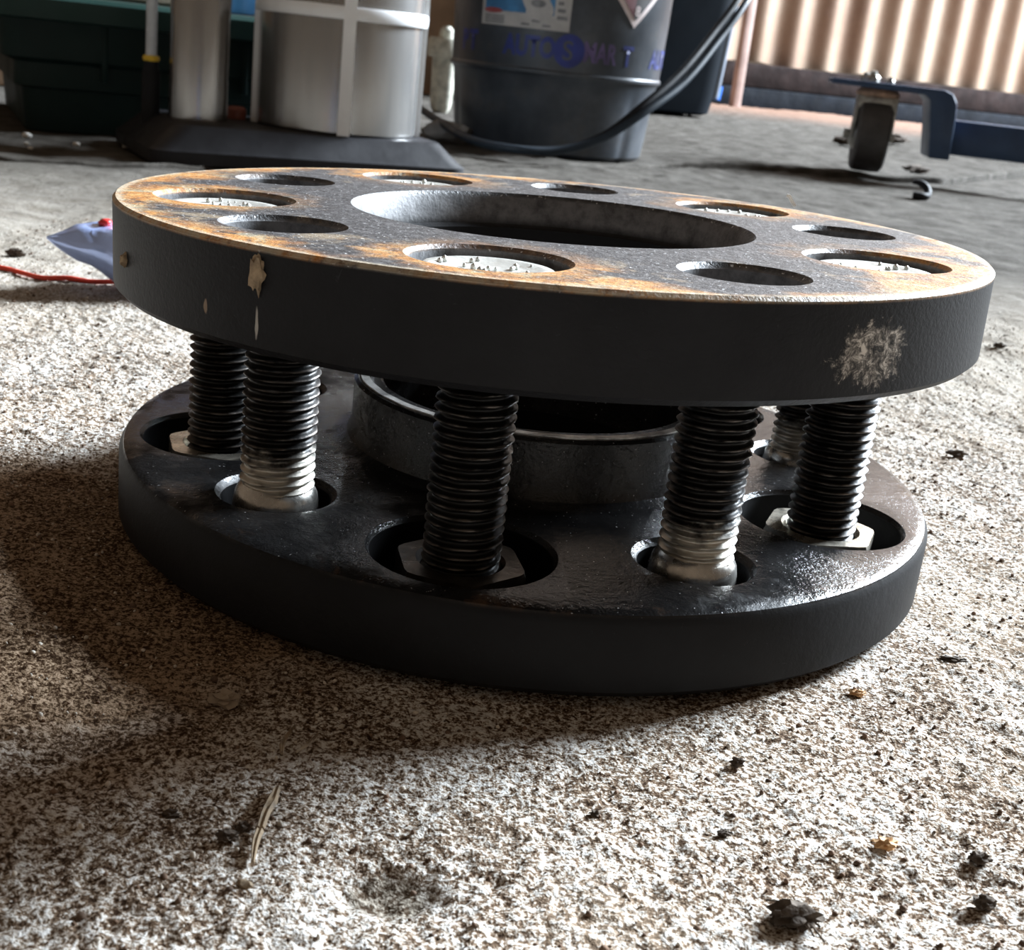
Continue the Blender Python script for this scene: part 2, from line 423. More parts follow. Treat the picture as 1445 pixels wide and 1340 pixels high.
def grid_obj(name, X, Y, Z, mat):
    ny, nx = X.shape
    me = bpy.data.meshes.new(name); me.vertices.add(nx * ny)
    me.vertices.foreach_set('co', np.stack([X, Y, Z], -1).astype(np.float32).ravel())
    i = np.arange(nx * ny).reshape(ny, nx)
    q = np.stack([i[:-1, :-1], i[:-1, 1:], i[1:, 1:], i[1:, :-1]], -1).reshape(-1, 4)
    me.loops.add(q.size); me.loops.foreach_set('vertex_index', q.ravel().astype(np.int32))
    me.polygons.add(len(q)); me.polygons.foreach_set('loop_start', np.arange(0, q.size, 4, dtype=np.int32))
    me.polygons.foreach_set('use_smooth', np.ones(len(q), dtype=bool))
    me.update(); me.validate(); me.materials.append(mat)
    o = bpy.data.objects.new(name, me); C.objects.link(o); return o
def axis(parts):
    a = np.concatenate([np.arange(s, e, st) for s, e, st in parts]); return a
xs = axis([(-3, -0.6, 0.08), (-0.6, -0.2, 0.008), (-0.2, 0.2, 0.00055), (0.2, 0.7, 0.006), (0.7, 3.6, 0.06)])
ys = axis([(-0.9, -0.2, 0.05), (-0.2, -0.14, 0.004), (-0.14, 0.14, 0.00055), (0.14, 0.36, 0.0018)])
t_ = np.linspace(0, 1, 110)
Xn, Yn = np.meshgrid(xs, ys)
Jx = joint(xs) - 0.0022
Yj = 0.36 + (np.maximum(Jx, 0.37)[None, :] - 0.36) * t_[:, None]
X = np.vstack([Xn, np.repeat(xs[None], 110, 0), xs[None], xs[None]])
Y = np.vstack([Yn, Yj, Yj[-1:] + 0.0004, Yj[-1:] + 0.0004]); Z = floor_h(X, Y)
Z[-2] -= 0.0015; Z[-1] -= 0.05
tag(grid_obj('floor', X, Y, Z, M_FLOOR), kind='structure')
xs2 = axis([(-3, -0.7, 0.08), (-0.7, 0.9, 0.004), (0.9, 4.2, 0.06)])
t2 = np.linspace(0, 1, 240) ** 2.2
J2 = np.maximum(joint(xs2), 0.37) + 0.0030
Yf = J2[None] + (5.2 - J2[None]) * t2[:, None]
Xf = np.repeat(xs2[None], 240, 0)
Zf = slab_h(Xf, Yf)
X = np.vstack([Xf[:1], Xf[:1], Xf]); Y = np.vstack([Yf[:1] - 0.0006, Yf[:1] - 0.0006, Yf]); Z = np.vstack([Zf[:1] - 0.05, Zf[:1] - 0.0016, Zf])
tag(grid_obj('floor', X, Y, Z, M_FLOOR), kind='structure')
def fz(x, y):
    x, y = np.array([float(x)]), np.array([float(y)])
    return float((slab_h if y[0] > joint(x)[0] else floor_h)(x, y)[0])
def fpt(px, py, lift=0.0):
    p = at(px, py); return Vector((p.x, p.y, fz(p.x, p.y) + lift))

# ------------------------------------------------------------------ back wall, turned against the camera
WA = R_(28); WO = Vector((0.406, 2.80, 0))
E1 = Vector((math.cos(WA), math.sin(WA), 0)); E2 = Vector((-math.sin(WA), math.cos(WA), 0))
def wall_mat():
    t = NT('weathered_corrugated_sheet'); x, y, z = t.sep()
    n = t.noise(4, 5, 0.65); s = t.noise(30, 4, 0.6)
    c = t.ramp(n, [(0.3, (0.19, 0.115, 0.075)), (0.5, (0.26, 0.175, 0.118)), (0.7, (0.30, 0.225, 0.16))])
    c = t.mix(t.mapr(s, 0.55, 0.75, 0, 0.35), c, (0.28, 0.20, 0.16))
    return t.out(c, 0.55, 0.15, t.bump(s, 0.2, 0.003))
M_WALL = wall_mat()
M_SILL = plain('grimy_timber', (0.020, 0.013, 0.012), 0.9, 0, 0.35, 25, 0.4, 120, 0.002, spec=0.1)
M_SILL2 = plain('damp_blue_black_timber', (0.007, 0.009, 0.013), 0.85, 0, 0.3, 25, 0.4, 120, 0.002, spec=0.1)
wall = tag(empty('wall_back', WO, WA), kind='structure')
def sheet(x0, x1, yoff, phase=0.0):
    V, F = [], []; n = int((x1 - x0) / 0.006)
    for i in range(n + 1):
        x = x0 + (x1 - x0) * i / n; y = yoff + 0.008 * math.sin(2 * math.pi * (x + phase) / 0.097)
        zb = 0.100 + 0.006 * mnoise.noise(Vector((x * 9, 0, 0))) - 0.012 * (x * 0.1)
        V += [(x, y, zb), (x, y, 2.6), (x, y + 0.0012, 2.6), (x, y + 0.0012, zb)]
    for i in range(n):
        a = i * 4; b = a + 4
        F += [(a, b, b + 1, a + 1), (a + 1, b + 1, b + 2, a + 2), (a + 2, b + 2, b + 3, a + 3), (a + 3, b + 3, b, a)]
    F += [(0, 1, 2, 3), (n * 4 + 3, n * 4 + 2, n * 4 + 1, n * 4)]
    return pyobj('corrugated_sheet', V, F, M_WALL, wall, 50)
for k in range(-3, 5): sheet(0.49 + k * 0.76 - 0.80, 0.49 + k * 0.76, 0.05 + (0.0014 if k % 2 else 0.0), 0.0)
box_obj('sill_board', -3.2, 3.2, 0.005, 0.09, 0.046, 0.098, M_SILL, wall, 0.003)
box_obj('sill_plate', -3.2, 3.2, -0.01, 0.09, -0.005, 0.045, M_SILL2, wall, 0.003)

# ------------------------------------------------------------------ spacers
def boolean_mesh(base, cutters):
    """base and cutters are (V, F); returns a mesh with the cutters taken out"""
    def tmp(n, vf):
        me = bpy.data.meshes.new(n); me.from_pydata(vf[0], [], vf[1]); me.update()
        bm = bmesh.new(); bm.from_mesh(me); bmesh.ops.remove_doubles(bm, verts=bm.verts, dist=1e-7)
        bmesh.ops.recalc_face_normals(bm, faces=bm.faces)
        bmesh.ops.scale(bm, vec=(100, 100, 100), verts=bm.verts); bm.to_mesh(me); bm.free()
        o = bpy.data.objects.new(n, me); C.objects.link(o); return o
    b = tmp('tmp_base', base); cs = [tmp('tmp_cut', c) for c in cutters]
    for c in cs:
        m = b.modifiers.new('b', 'BOOLEAN'); m.operation = 'DIFFERENCE'; m.solver = 'EXACT'; m.object = c
    dg = bpy.context.evaluated_depsgraph_get(); dg.update()
    me = bpy.data.meshes.new_from_object(b.evaluated_get(dg))
    for o in [b] + cs: bpy.data.objects.remove(o)
    bm = bmesh.new(); bm.from_mesh(me)
    bmesh.ops.scale(bm, vec=(0.01,) * 3, verts=bm.verts)
    bmesh.ops.triangulate(bm, faces=[f for f in bm.faces if len(f.verts) > 4])
    bm.to_mesh(me); bm.free(); return me
def shifted(vf, a, r=PCR):
    x, y = pol(a, r); return ([(v[0] + x, v[1] + y, v[2]) for v in vf[0]], vf[1])

# upper spacer: local z = 0 is its top face
prof = [(0.0352, 0.0008), (0.0358, 0.0), (R0 - 0.0005, 0.0), (R0, -0.0005), (R0, -TU + 0.0010), (R0 - 0.0010, -TU), (0.0345, -TU), (0.0325, -TU + 0.001), (0.0325, -0.0066), (0.0342, -0.0060)]
prof[0] = (0.0350, -0.0010)
base = lathe(prof, 160)
small = lathe([(0.0, 0.004), (0.0096 + 0.004, 0.004), (0.0096, 0.0), (0.0088, -0.0009), (0.0088, -TU - 0.004), (0.0, -TU - 0.004)], 56, closed=False)
large = lathe([(0.0, 0.004), (0.0118 + 0.004, 0.004), (0.0118, 0.0), (0.0112, -0.0006), (0.0112, -0.0040), (0.0, -0.0040)], 64, closed=False)
lshank = lathe([(0.0, 0.0), (0.0062, 0.0), (0.0062, -TU - 0.004), (0.0, -TU - 0.004)], 40, closed=False)
me = boolean_mesh(base, [shifted(small, a) for a in SMALL] + [shifted(large, a) for a in LARGE] + [shifted(lshank, a) for a in LARGE])
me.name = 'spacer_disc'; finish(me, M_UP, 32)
upper = empty('wheel_spacer', (0, 0, 0)); upper.matrix_world = UM
tag(upper, 'upper black wheel spacer with orange rust round its rim, raised on threaded studs', 'wheel spacer')
link(bpy.data.objects.new('spacer_disc', me), upper)

# lower spacer
prof = [(0.0285, ZL - 0.002), (0.0285, ZL + 0.0112), (0.0292, ZL + 0.0118), (0.0332, ZL + 0.0118), (0.0338, ZL + 0.0112), (0.0338, ZL + 0.0032), (0.0346, ZL + 0.0012), (0.0360, ZL + 0.0003), (0.0375, ZL),
        (R0 - 0.0022, ZL), (R0 - 0.0008, ZL - 0.0006), (R0, ZL - 0.0020), (R0, 0.0012), (R0 - 0.0012, 0.0), (0.0300, 0.0), (0.0285, 0.001)]
base = lathe(prof, 160)
smallL = lathe([(0.0, ZL + 0.004), (0.0098 + 0.004, ZL + 0.004), (0.0098, ZL), (0.0088, ZL - 0.0010), (0.0088, ZL - 0.0045), (0.0, ZL - 0.0045)], 56, closed=False)
largeL = lathe([(0.0, ZL + 0.004), (0.0146 + 0.002, ZL + 0.004), (0.0146, ZL), (0.0140, ZL - 0.0008), (0.0140, ZL - 0.0075), (0.0, ZL - 0.0075)], 64, closed=False)
shankL = lathe([(0.0, ZL - 0.002), (0.0064, ZL - 0.002), (0.0064, -0.004), (0.0, -0.004)], 40, closed=False)
me = boolean_mesh(base, [shifted(smallL, a) for a in SMALL] + [shifted(largeL, a) for a in LARGE] + [shifted(shankL, a) for a in LARGE])
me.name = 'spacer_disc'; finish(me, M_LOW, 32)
lower = tag(empty('wheel_spacer', (0, 0, 0)), 'lower black oily wheel spacer with a raised centre lip, lying on the gritty concrete', 'wheel spacer')
link(bpy.data.objects.new('spacer_disc', me), lower)
LIPM = plain('bare_lip_edge', (0.46, 0.45, 0.43), 0.38, 0.6, 0.5, 300, 0.5, 500, 0.0005)
V, F = lathe([(0.0312, ZL + 0.01178), (0.0312, ZL + 0.0121), (0.0327, ZL + 0.0121), (0.0327, ZL + 0.01178)], 128)
V = [(x * (1 + 0.008 * mnoise.noise(Vector((x * 300, y * 300, 0)))), y * (1 + 0.008 * mnoise.noise(Vector((x * 300, y * 300, 0)))), z) for x, y, z in V]
o = pyobj('hub_lip_edge', V, F, LIPM, lower, 40); o['label'] = 'scraped bare edge of the centre lip'

# studs with real helical threads, z in the lower spacer's frame
def thread_mesh(name, z0, z1, mat, rmaj=0.0060, rmin=0.0052, pitch=0.00155, n=44, per=8):
    V, F = [], []; m = int((z1 - z0) / pitch * per)
    for j in range(m + 1):
        z = z0 + (z1 - z0) * j / m
        for i in range(n):
            a = 2 * math.pi * i / n
            ph = ((z / pitch) - a / (2 * math.pi)) % 1.0
            w = abs(ph * 2 - 1)                                  # 0 at root .. 1 at crest
            k = min(1, max(0, (w - 0.12) / 0.72))
            nick = 0.00018 * mnoise.noise(Vector((math.cos(a) * 3, math.sin(a) * 3, z * 900)))
            r = rmin + (rmaj - rmin) * k ** 1.5 + nick
            V.append((r * math.cos(a), r * math.sin(a), z))
    for j in range(m):
        for i in range(n):
            i2 = (i + 1) % n
            F.append((j * n + i, j * n + i2, (j + 1) * n + i2, (j + 1) * n + i))
    F.append(tuple(range(n - 1, -1, -1))); F.append(tuple(m * n + i for i in range(n)))
    me = bpy.data.meshes.new(name); me.from_pydata(V, [], F); me.update(); finish(me, mat, 60); return me
ZT = 0.0480
m_thr = thread_mesh('thread', ZL + 0.0012, ZT, M_STUD)
collar_v = lathe([(0.0, ZL - 0.0045), (0.0070, ZL - 0.0045), (0.0069, ZL - 0.0014), (0.0066, ZL + 0.0002), (0.0061, ZL + 0.0011), (0.0056, ZL + 0.0016), (0.0, ZL + 0.0016)], 48, closed=False)
M_COLLAR = plain('bright_collar_steel', (0.62, 0.60, 0.56), 0.28, 0.9, 0.25, 300, 0.2, 900, 0.0002)
for k, a in enumerate(SMALL):
    x, y = pol(a)
    s = bpy.data.objects.new('stud', m_thr); link(s, lower); s.location = (x, y, 0); s.rotation_euler = (0, 0, R_(37 * k))
    c = pyobj('stud_collar', collar_v[0], collar_v[1], M_COLLAR, s, 40); c['label'] = 'bright bare steel collar at the foot of the stud'
# studs of the upper spacer run down through the nuts; their heads sit in the counterbores
m_thr2 = thread_mesh('thread', 0.0035, ZT, M_STUD_OILY)
head_v = lathe([(0.0, -0.0039), (0.0096, -0.0039), (0.0096, -0.0017), (0.0091, -0.0013), (0.0074, -0.0012), (0.0068, -0.00145), (0.0, -0.0015)], 64, closed=False,
               rad=lambda r, z, a: r + (0.00022 * math.cos(a * 24) if r > 0.0094 else 0))
for k, a in enumerate(LARGE):
    x, y = pol(a)
    s = bpy.data.objects.new('stud', m_thr2); C.objects.link(s); s.parent = upper
    s.matrix_parent_inverse = UM.inverted(); s.location = (x, y - 0.0012, 0); s.rotation_euler = (0, 0, R_(53 * k))
    h = pyobj('stud_head', head_v[0], head_v[1], M_HEAD, None, 40)
    h.parent = upper; h.location = (x, y, 0); h['label'] = 'bright round stud head sunk in its counterbore'
    rnd = random.Random(k)
    bm = bmesh.new()
    for q in range(16):
        r = rnd.uniform(0.002, 0.0078); b = rnd.uniform(0, 6.28); sz = rnd.uniform(0.0002, 0.0006)
        bmesh.ops.create_icosphere(bm, subdivisions=1, radius=sz, matrix=Matrix.Translation((r * math.cos(b), r * math.sin(b), -0.0014 + sz * 0.5)))
    g = bmobj('zinc_flakes', bm, M_HEAD, h); g['kind'] = 'stuff'
# nuts
def nut_mesh(mat, rc, flange):
    bm = bmesh.new(); zb, zt = ZL - 0.0074, ZL - 0.0012
    rings = [(zb, rc * 0.97), (zb + 0.0006, rc), (zt - 0.0008, rc), (zt, rc * 0.965), (zt + 0.0001, 0.0068), (zt - 0.0010, 0.0060), (zb, 0.0060)]
    n = 48; V = []; F = []
    for z, r in rings:
        for i in range(n):
            a = 2 * math.pi * i / n
            if r > 0.007:
                s = (a + math.pi / 6) % (math.pi / 3) - math.pi / 6
                hexr = rc * math.cos(math.pi / 6) / math.cos(s); rr = min(r, hexr) if not flange else min(r, rc * 0.97)
                if z < zb + 0.001: rr = rr
            else: rr = r
            V.append((rr * math.cos(a), rr * math.sin(a), z))
    m = len(rings)
    for j in range(m):
        j2 = (j + 1) % m
        for i in range(n):
            i2 = (i + 1) % n; F.append((j * n + i, j * n + i2, j2 * n + i2, j2 * n + i))
    bm.free()
    me = bpy.data.meshes.new('wheel_nut'); me.from_pydata(V, [], F); me.update(); finish(me, mat, 30)
    return me
nm = nut_mesh(M_NUT, 0.0104, False); nmb = nut_mesh(M_NUT_B, 0.0102, False)
nl = {49: 'steel nut in the back right recess of the lower spacer, hidden behind the studs',
      121: 'steel nut in the far back recess of the lower spacer, behind the centre lip',
      194.5: 'rusty hex nut in the leftmost recess of the lower spacer, under a dark stud',
      261.4: 'dark oily hex nut in the large front recess of the lower spacer',
      336: 'bare shiny hex nut in the rightmost recess of the lower spacer'}
for a in LARGE:
    x, y = pol(a); o = bpy.data.objects.new('wheel_nut', nmb if a in (336, 194.5) else nm); C.objects.link(o)
    o.location = (x, y - 0.0012, 0.0); o.rotation_euler = (0, 0, R_({261.4: 14, 336: 40, 194.5: 20}.get(a, 5)))
    tag(o, nl[a], 'nut', 'nuts in the lower spacer')

# mud splash and a seed stuck on the side of the upper spacer
def stuck(name, px, py, w, h, mat, seed, label, cat):
    p = on_side(px, py); bm = bmesh.new(); bmesh.ops.create_icosphere(bm, subdivisions=3, radius=1)
    for v in bm.verts:
        k = 1 + 0.5 * mnoise.noise(v.co * 1.9 + Vector((seed, 0, 0))) + 0.55 * mnoise.noise(v.co * 4.5 + Vector((0, seed, 0)))
        v.co = Vector((v.co.x * w * k, v.co.y * 0.0007 * (0.7 + 0.6 * k), v.co.z * h * k))
    o = bmobj(name, bm, mat, None, 60); o.matrix_world = UM @ Matrix.Translation(p) @ Matrix.Rotation(math.atan2(p.y, p.x) + math.pi / 2, 4, 'Z')
    return tag(o, label, cat)
stuck('mud_splash', 364, 385, 0.0012, 0.0023, M_MUD, 2.0, 'tan splash of dried mud stuck on the front left of the upper spacer', 'mud')
stuck('seed_husk', 178, 366, 0.0006, 0.0010, M_MUD, 5.0, 'tiny tan husk stuck at the far left side of the upper spacer', 'husk')
p = UM @ on_top(1119, 291)
V, F = tube_mesh(spline([p + Vector((0.0005, 0, 0.0001)), p + Vector((-0.0003, 0, 0.0009)), p + Vector((-0.0011, 0, 0.0020)), p + Vector((-0.0017, 0, 0.0022))], 5), 0.0004, 6)
tag(pyobj('lint_fibre', V, F, plain('white_lint', (0.85, 0.85, 0.85), 0.8)), 'wisp of white lint standing on the back rim of the upper spacer', 'lint')

# ------------------------------------------------------------------ grit lying loose on the near concrete
rng = np.random.default_rng(4)
bmi = bmesh.new(); bmesh.ops.create_icosphere(bmi, subdivisions=1, radius=1); bmi.verts.ensure_lookup_table()
IV = np.array([v.co[:] for v in bmi.verts]); IF = np.array([[v.index for v in f.verts] for f in bmi.faces]); bmi.free()
# a 12-vertex icosahedron keeps them cheap
ph = (1 + 5 ** 0.5) / 2
IV = np.array([(-1, ph, 0), (1, ph, 0), (-1, -ph, 0), (1, -ph, 0), (0, -1, ph), (0, 1, ph), (0, -1, -ph), (0, 1, -ph), (ph, 0, -1), (ph, 0, 1), (-ph, 0, -1), (-ph, 0, 1)]) / 1.9
IF = np.array([(0, 11, 5), (0, 5, 1), (0, 1, 7), (0, 7, 10), (0, 10, 11), (1, 5, 9), (5, 11, 4), (11, 10, 2), (10, 7, 6), (7, 1, 8), (3, 9, 4), (3, 4, 2), (3, 2, 6), (3, 6, 8), (3, 8, 9), (4, 9, 5), (2, 4, 11), (6, 2, 10), (8, 6, 7), (9, 8, 1)])
def grit(name, n, smin, smax, mat, label):
    gx = rng.uniform(-0.2, 0.2, n * 2); gy = rng.uniform(-0.14, 0.30, n * 2)
    ok = np.hypot(gx, gy) > 0.0775; gx, gy = gx[ok][:n], gy[ok][:n]; n = len(gx)
    s = smin * (smax / smin) ** (rng.random(n) ** 2.2)
    sc = s[:, None] * rng.uniform(0.6, 1.25, (n, 3)); th = rng.uniform(0, 6.28, n)
    jit = IV[None] * (1 + rng.uniform(-0.22, 0.22, (n, 12, 1)))
    v = jit * sc[:, None, :]
    x = v[..., 0] * np.cos(th)[:, None] - v[..., 1] * np.sin(th)[:, None]; y = v[..., 0] * np.sin(th)[:, None] + v[..., 1] * np.cos(th)[:, None]
    z = v[..., 2] + (floor_h(gx, gy) + s * 0.25)[:, None]
    P = np.stack([x + gx[:, None], y + gy[:, None], z], -1).reshape(-1, 3)
    Fc = (IF[None] + (np.arange(n) * 12)[:, None, None]).reshape(-1, 3)
    me = bpy.data.meshes.new(name); me.vertices.add(len(P)); me.vertices.foreach_set('co', P.astype(np.float32).ravel())
    me.loops.add(Fc.size); me.loops.foreach_set('vertex_index', Fc.ravel().astype(np.int32))
    me.polygons.add(len(Fc)); me.polygons.foreach_set('loop_start', np.arange(0, Fc.size, 3, dtype=np.int32))
    me.update(); me.validate(); me.materials.append(mat)
    o = bpy.data.objects.new(name, me); C.objects.link(o); return tag(o, label, 'grit', kind='stuff')
M_GB = plain('brown_grit', (0.16, 0.10, 0.065), 0.9, 0, 0.6, 300)
M_GP = plain('pale_grit', (0.66, 0.60, 0.52), 0.9, 0, 0.3, 300)
grit('loose_grit', 12000, 0.00013, 0.00050, M_GB, 'dark brown grains of loose grit scattered over the concrete')
grit('loose_grit', 12000, 0.00013, 0.00045, M_GP, 'pale sand grains scattered over the concrete')

# ------------------------------------------------------------------ fluid extractor behind the spacers
M_BASE = plain('black_moulded_plastic', (0.022, 0.022, 0.025), 0.5, 0, 0.2, 40, 0.15, 200, 0.0006, spec=0.25)
def tank_mat():
    t = NT('silvery_tank_wall'); x, y, z = t.sep()
    mp = t.n('ShaderNodeMapping'); mp.inputs['Scale'].default_value = (1, 1, 0.12); t.l(t.co(), mp.inputs['Vector'])
    n = t.noise(60, 4, 0.6, vec=mp.outputs[0])
    c = t.ramp(n, [(0.3, (0.30, 0.30, 0.30)), (0.7, (0.44, 0.435, 0.42))])
    return t.out(c, 0.22, 0.75, None, 0.5)
M_TANK = tank_mat()
M_ALU = tank_mat(); M_ALU.name = 'brushed_aluminium'; M_ALU.node_tree.nodes['Principled BSDF'].inputs['Metallic'].default_value = 0.92
M_RIB = plain('milky_white_plastic', (0.86, 0.87, 0.88), 0.35, 0, 0.04, 40)
M_TUBE = plain('clear_grey_tube', (0.52, 0.56, 0.60), 0.25, 0, 0.08, 40)
M_YEL = plain('yellow_clip', (0.75, 0.50, 0.05), 0.4, 0, 0.1, 60)
M_BLK = plain('black_rubber', (0.012, 0.013, 0.016), 0.6, 0, 0.2, 60, spec=0.2)
ec = at(408, 226); ext = tag(empty('fluid_extractor', (ec.x, ec.y, fz(ec.x, ec.y)), WA), 'silver fluid extractor tank with white ribs on a black plastic foot', 'fluid extractor')
# foot: flared skirt on a low plinth with an arch cut at the front
def rrect(hx, hy, r, z, n=6):
    out = []
    for cx, cy, a0 in ((hx - r, hy - r, 0), (-hx + r, hy - r, 90), (-hx + r, -hy + r, 180), (hx - r, -hy + r, 270)):
        for i in range(n + 1):
            a = R_(a0 + 90 * i / n); out.append((cx + r * math.cos(a), cy + r * math.sin(a), z))
    return out
def loft(rings, cap=True):
    V, F = [], []; n = len(rings[0])
    for r in rings: V += r
    for j in range(len(rings) - 1):
        for i in range(n):
            i2 = (i + 1) % n; F.append((j * n + i, j * n + i2, (j + 1) * n + i2, (j + 1) * n + i))
    if cap:
        F.append(tuple(range(n - 1, -1, -1))); F.append(tuple((len(rings) - 1) * n + i for i in range(n)))
    return V, F
HB = 0.0225
V, F = loft([rrect(0.0965, 0.060, 0.012, 0.0008), rrect(0.098, 0.0615, 0.012, 0.0015), rrect(0.098, 0.0615, 0.012, 0.0085), rrect(0.0955, 0.059, 0.012, 0.0105), rrect(0.0835, 0.0525, 0.012, HB - 0.001), rrect(0.082, 0.0505, 0.012, HB)])
pyobj('foot', V, F, M_BASE, ext, 30)
TX = 0.0295; CX = -0.0585
TR = 0.0505
def tank_prof(z0, z1, r): return [(0, z0), (r - 0.002, z0), (r, z0 + 0.002), (r, z1 - 0.02), (r - 0.004, z1 - 0.006), (r * 0.6, z1), (0, z1)]
tk = lathe_obj('tank', tank_prof(HB - 0.0005, HB + 0.17, TR), M_TANK, ext, 72, loc=(TX, 0, 0))
cam_ang = math.atan2(CAM.y - ec.y, CAM.x - ec.x) - WA
def curved_bar(name, ang, half, r0, r1, z0, z1, mat, parent, n=8, bev=0.0006):
    V, F = [], []
    prof = [(r0, z0), (r1 - bev, z0), (r1, z0 + bev), (r1, z1 - bev), (r1 - bev, z1), (r0, z1)]
    m = len(prof)
    for i in range(n + 1):
        a = ang - half + 2 * half * i / n
        for r, z in prof: V.append((r * math.cos(a), r * math.sin(a), z))
    for i in range(n):
        for j in range(m):
            j2 = (j + 1) % m; F.append((i * m + j, (i + 1) * m + j, (i + 1) * m + j2, i * m + j2))
    F.append(tuple(range(m))); F.append(tuple(n * m + j for j in range(m - 1, -1, -1)))
    return pyobj(name, V, F, mat, parent, 35)
for k in range(4): curved_bar('rib', cam_ang + R_(3) + k * math.pi / 2, 0.070, TR - 0.001, TR + 0.0030, HB, HB + 0.150, M_RIB, tk)
lathe_obj('band', [(TR - 0.001, HB + 0.0665), (TR + 0.0022, HB + 0.0665), (TR + 0.0030, HB + 0.068), (TR + 0.0030, HB + 0.0725), (TR + 0.0022, HB + 0.074), (TR - 0.001, HB + 0.074)], M_RIB, tk, 72, closed=True)
pc = lathe_obj('pump_cylinder', [(0, HB - 0.0005), (0.0172, HB - 0.0005), (0.0176, HB), (0.0176, HB + 0.165), (0.0165, HB + 0.168), (0, HB + 0.168)], M_ALU, ext, 56, loc=(CX, 0.0, 0))
lathe_obj('pump_rod', [(0, HB + 0.167), (0.003, HB + 0.167), (0.003, HB + 0.21), (0, HB + 0.21)], M_ALU, pc, 16)
tb = lathe_obj('suction_tube', [(0, 0.055), (0.0034, 0.055), (0.0034, 0.19), (0, 0.19)], M_TUBE, ext, 20, loc=(-0.0845, 0.012, 0))
lathe_obj('tube_collar', [(0, 0.0530), (0.0045, 0.0530), (0.0052, 0.0545), (0.0045, 0.0562), (0, 0.0562)], M_YEL, tb, 20)
lathe_obj('tube_socket', [(0, 0.012), (0.0055, 0.012), (0.0055, 0.047), (0.0042, 0.049), (0.0042, 0.0532), (0, 0.0532)], M_BLK, tb, 20)

o = lathe_obj('drain_valve', [(0, HB - 0.0004), (0.006, HB - 0.0004), (0.006, HB + 0.006), (0.0045, HB + 0.0075), (0, HB + 0.0075)], plain('red_brown_plastic', (0.30, 0.09, 0.06), 0.5), ext, 20, loc=(-0.029, 0.022, 0)); o['label'] = 'red-brown valve knob'
# ------------------------------------------------------------------ green storage bin behind it
M_GRN = plain('dark_green_plastic', (0.008, 0.024, 0.022), 0.55, 0, 0.15, 20, 0.1, 80, 0.001, spec=0.25)
M_GRN_L = plain('green_lid_plastic', (0.012, 0.042, 0.036), 0.5, 0, 0.15, 20, spec=0.3)
bp = at(52, 186) + Vector((-math.sin(R_(26)), math.cos(R_(26)), 0)) * 0.019; bn = tag(empty('storage_bin', (bp.x, bp.y, fz(bp.x, bp.y)), R_(26)), 'low dark green plastic storage bin with lid behind the extractor', 'storage bin')
bn.location.z += 0.0003
BL = 0.17
V, F = loft([[(x + BL / 2 - 0.004, y + 0.10, z) for x, y, z in rrect(*q)] for q in ((BL / 2, 0.10, 0.012, 0.0), (BL / 2 + 0.001, 0.101, 0.012, 0.001), (BL / 2 + 0.003, 0.103, 0.012, 0.027), (BL / 2 + 0.008, 0.107, 0.012, 0.0285), (BL / 2 + 0.008, 0.107, 0.012, 0.043), (BL / 2 + 0.0155, 0.112, 0.012, 0.046), (BL / 2 + 0.017, 0.113, 0.012, 0.071), (BL / 2 + 0.017, 0.113, 0.012, 0.0715))])
body = pyobj('body', V, F, M_GRN, bn, 30)
for k in range(3): box_obj('rib', 0.040 + k * 0.045, 0.044 + k * 0.045, -0.0135, -0.004, 0.034, 0.070, M_GRN, body, 0.001)
V, F = loft([[(x + BL / 2 - 0.004, y + 0.10, z) for x, y, z in rrect(*q)] for q in ((BL / 2 + 0.024, 0.121, 0.014, 0.0690), (BL / 2 + 0.027, 0.124, 0.014, 0.0700), (BL / 2 + 0.027, 0.124, 0.014, 0.0815), (BL / 2 + 0.024, 0.121, 0.014, 0.0840), (BL / 2 + 0.005, 0.102, 0.014, 0.0845))])
pyobj('lid', V, F, M_GRN_L, bn, 30)
# things on the lid
M_PALE = plain('cream_plastic', (0.80, 0.70, 0.60), 0.45, 0, 0.06, 30)
M_BLUE = plain('bright_blue_plastic', (0.05, 0.22, 0.48), 0.4, 0, 0.1, 30)
def on_bin(x, y, z): return bn.matrix_basis @ Vector((x, y, z))
bpy.context.view_layer.update()
def bin_pt(x, y): 
    c, s = math.cos(R_(26)), math.sin(R_(26)); return Vector((bp.x + c * x - s * y, bp.y + s * x + c * y, bn.location.z + 0.0846))
q = at_depth(205, 0, 0.955); q.z = bn.location.z + 0.0848; o = empty('plastic_tub', q, R_(26)); tag(o, 'cream plastic tub lying on the left of the green bin lid', 'tub')
V, F = loft([rrect(0.030, 0.022, 0.008, 0.0), rrect(0.033, 0.025, 0.008, 0.002), rrect(0.035, 0.027, 0.008, 0.045)]); pyobj('tub_body', V, F, M_PALE, o, 35)
V, F = loft([rrect(0.037, 0.029, 0.008, 0.0445), rrect(0.037, 0.029, 0.008, 0.051), rrect(0.035, 0.027, 0.008, 0.0525)]); pyobj('tub_lid', V, F, M_PALE, o, 35)
q = at_depth(336, 0, 1.0); q.z = bn.location.z + 0.0848; o = empty('spray_can', q, 0); tag(o, 'bright blue can standing on the green bin lid, seen between cylinder and tank', 'can')
lathe_obj('can_body', [(0, 0), (0.014, 0), (0.0150, 0.001), (0.0150, 0.07), (0.012, 0.076), (0, 0.076)], M_BLUE, o, 32)
lathe_obj('can_cap', [(0, 0.0755), (0.0105, 0.0755), (0.0105, 0.095), (0.009, 0.097), (0, 0.097)], M_BLK, o, 32)

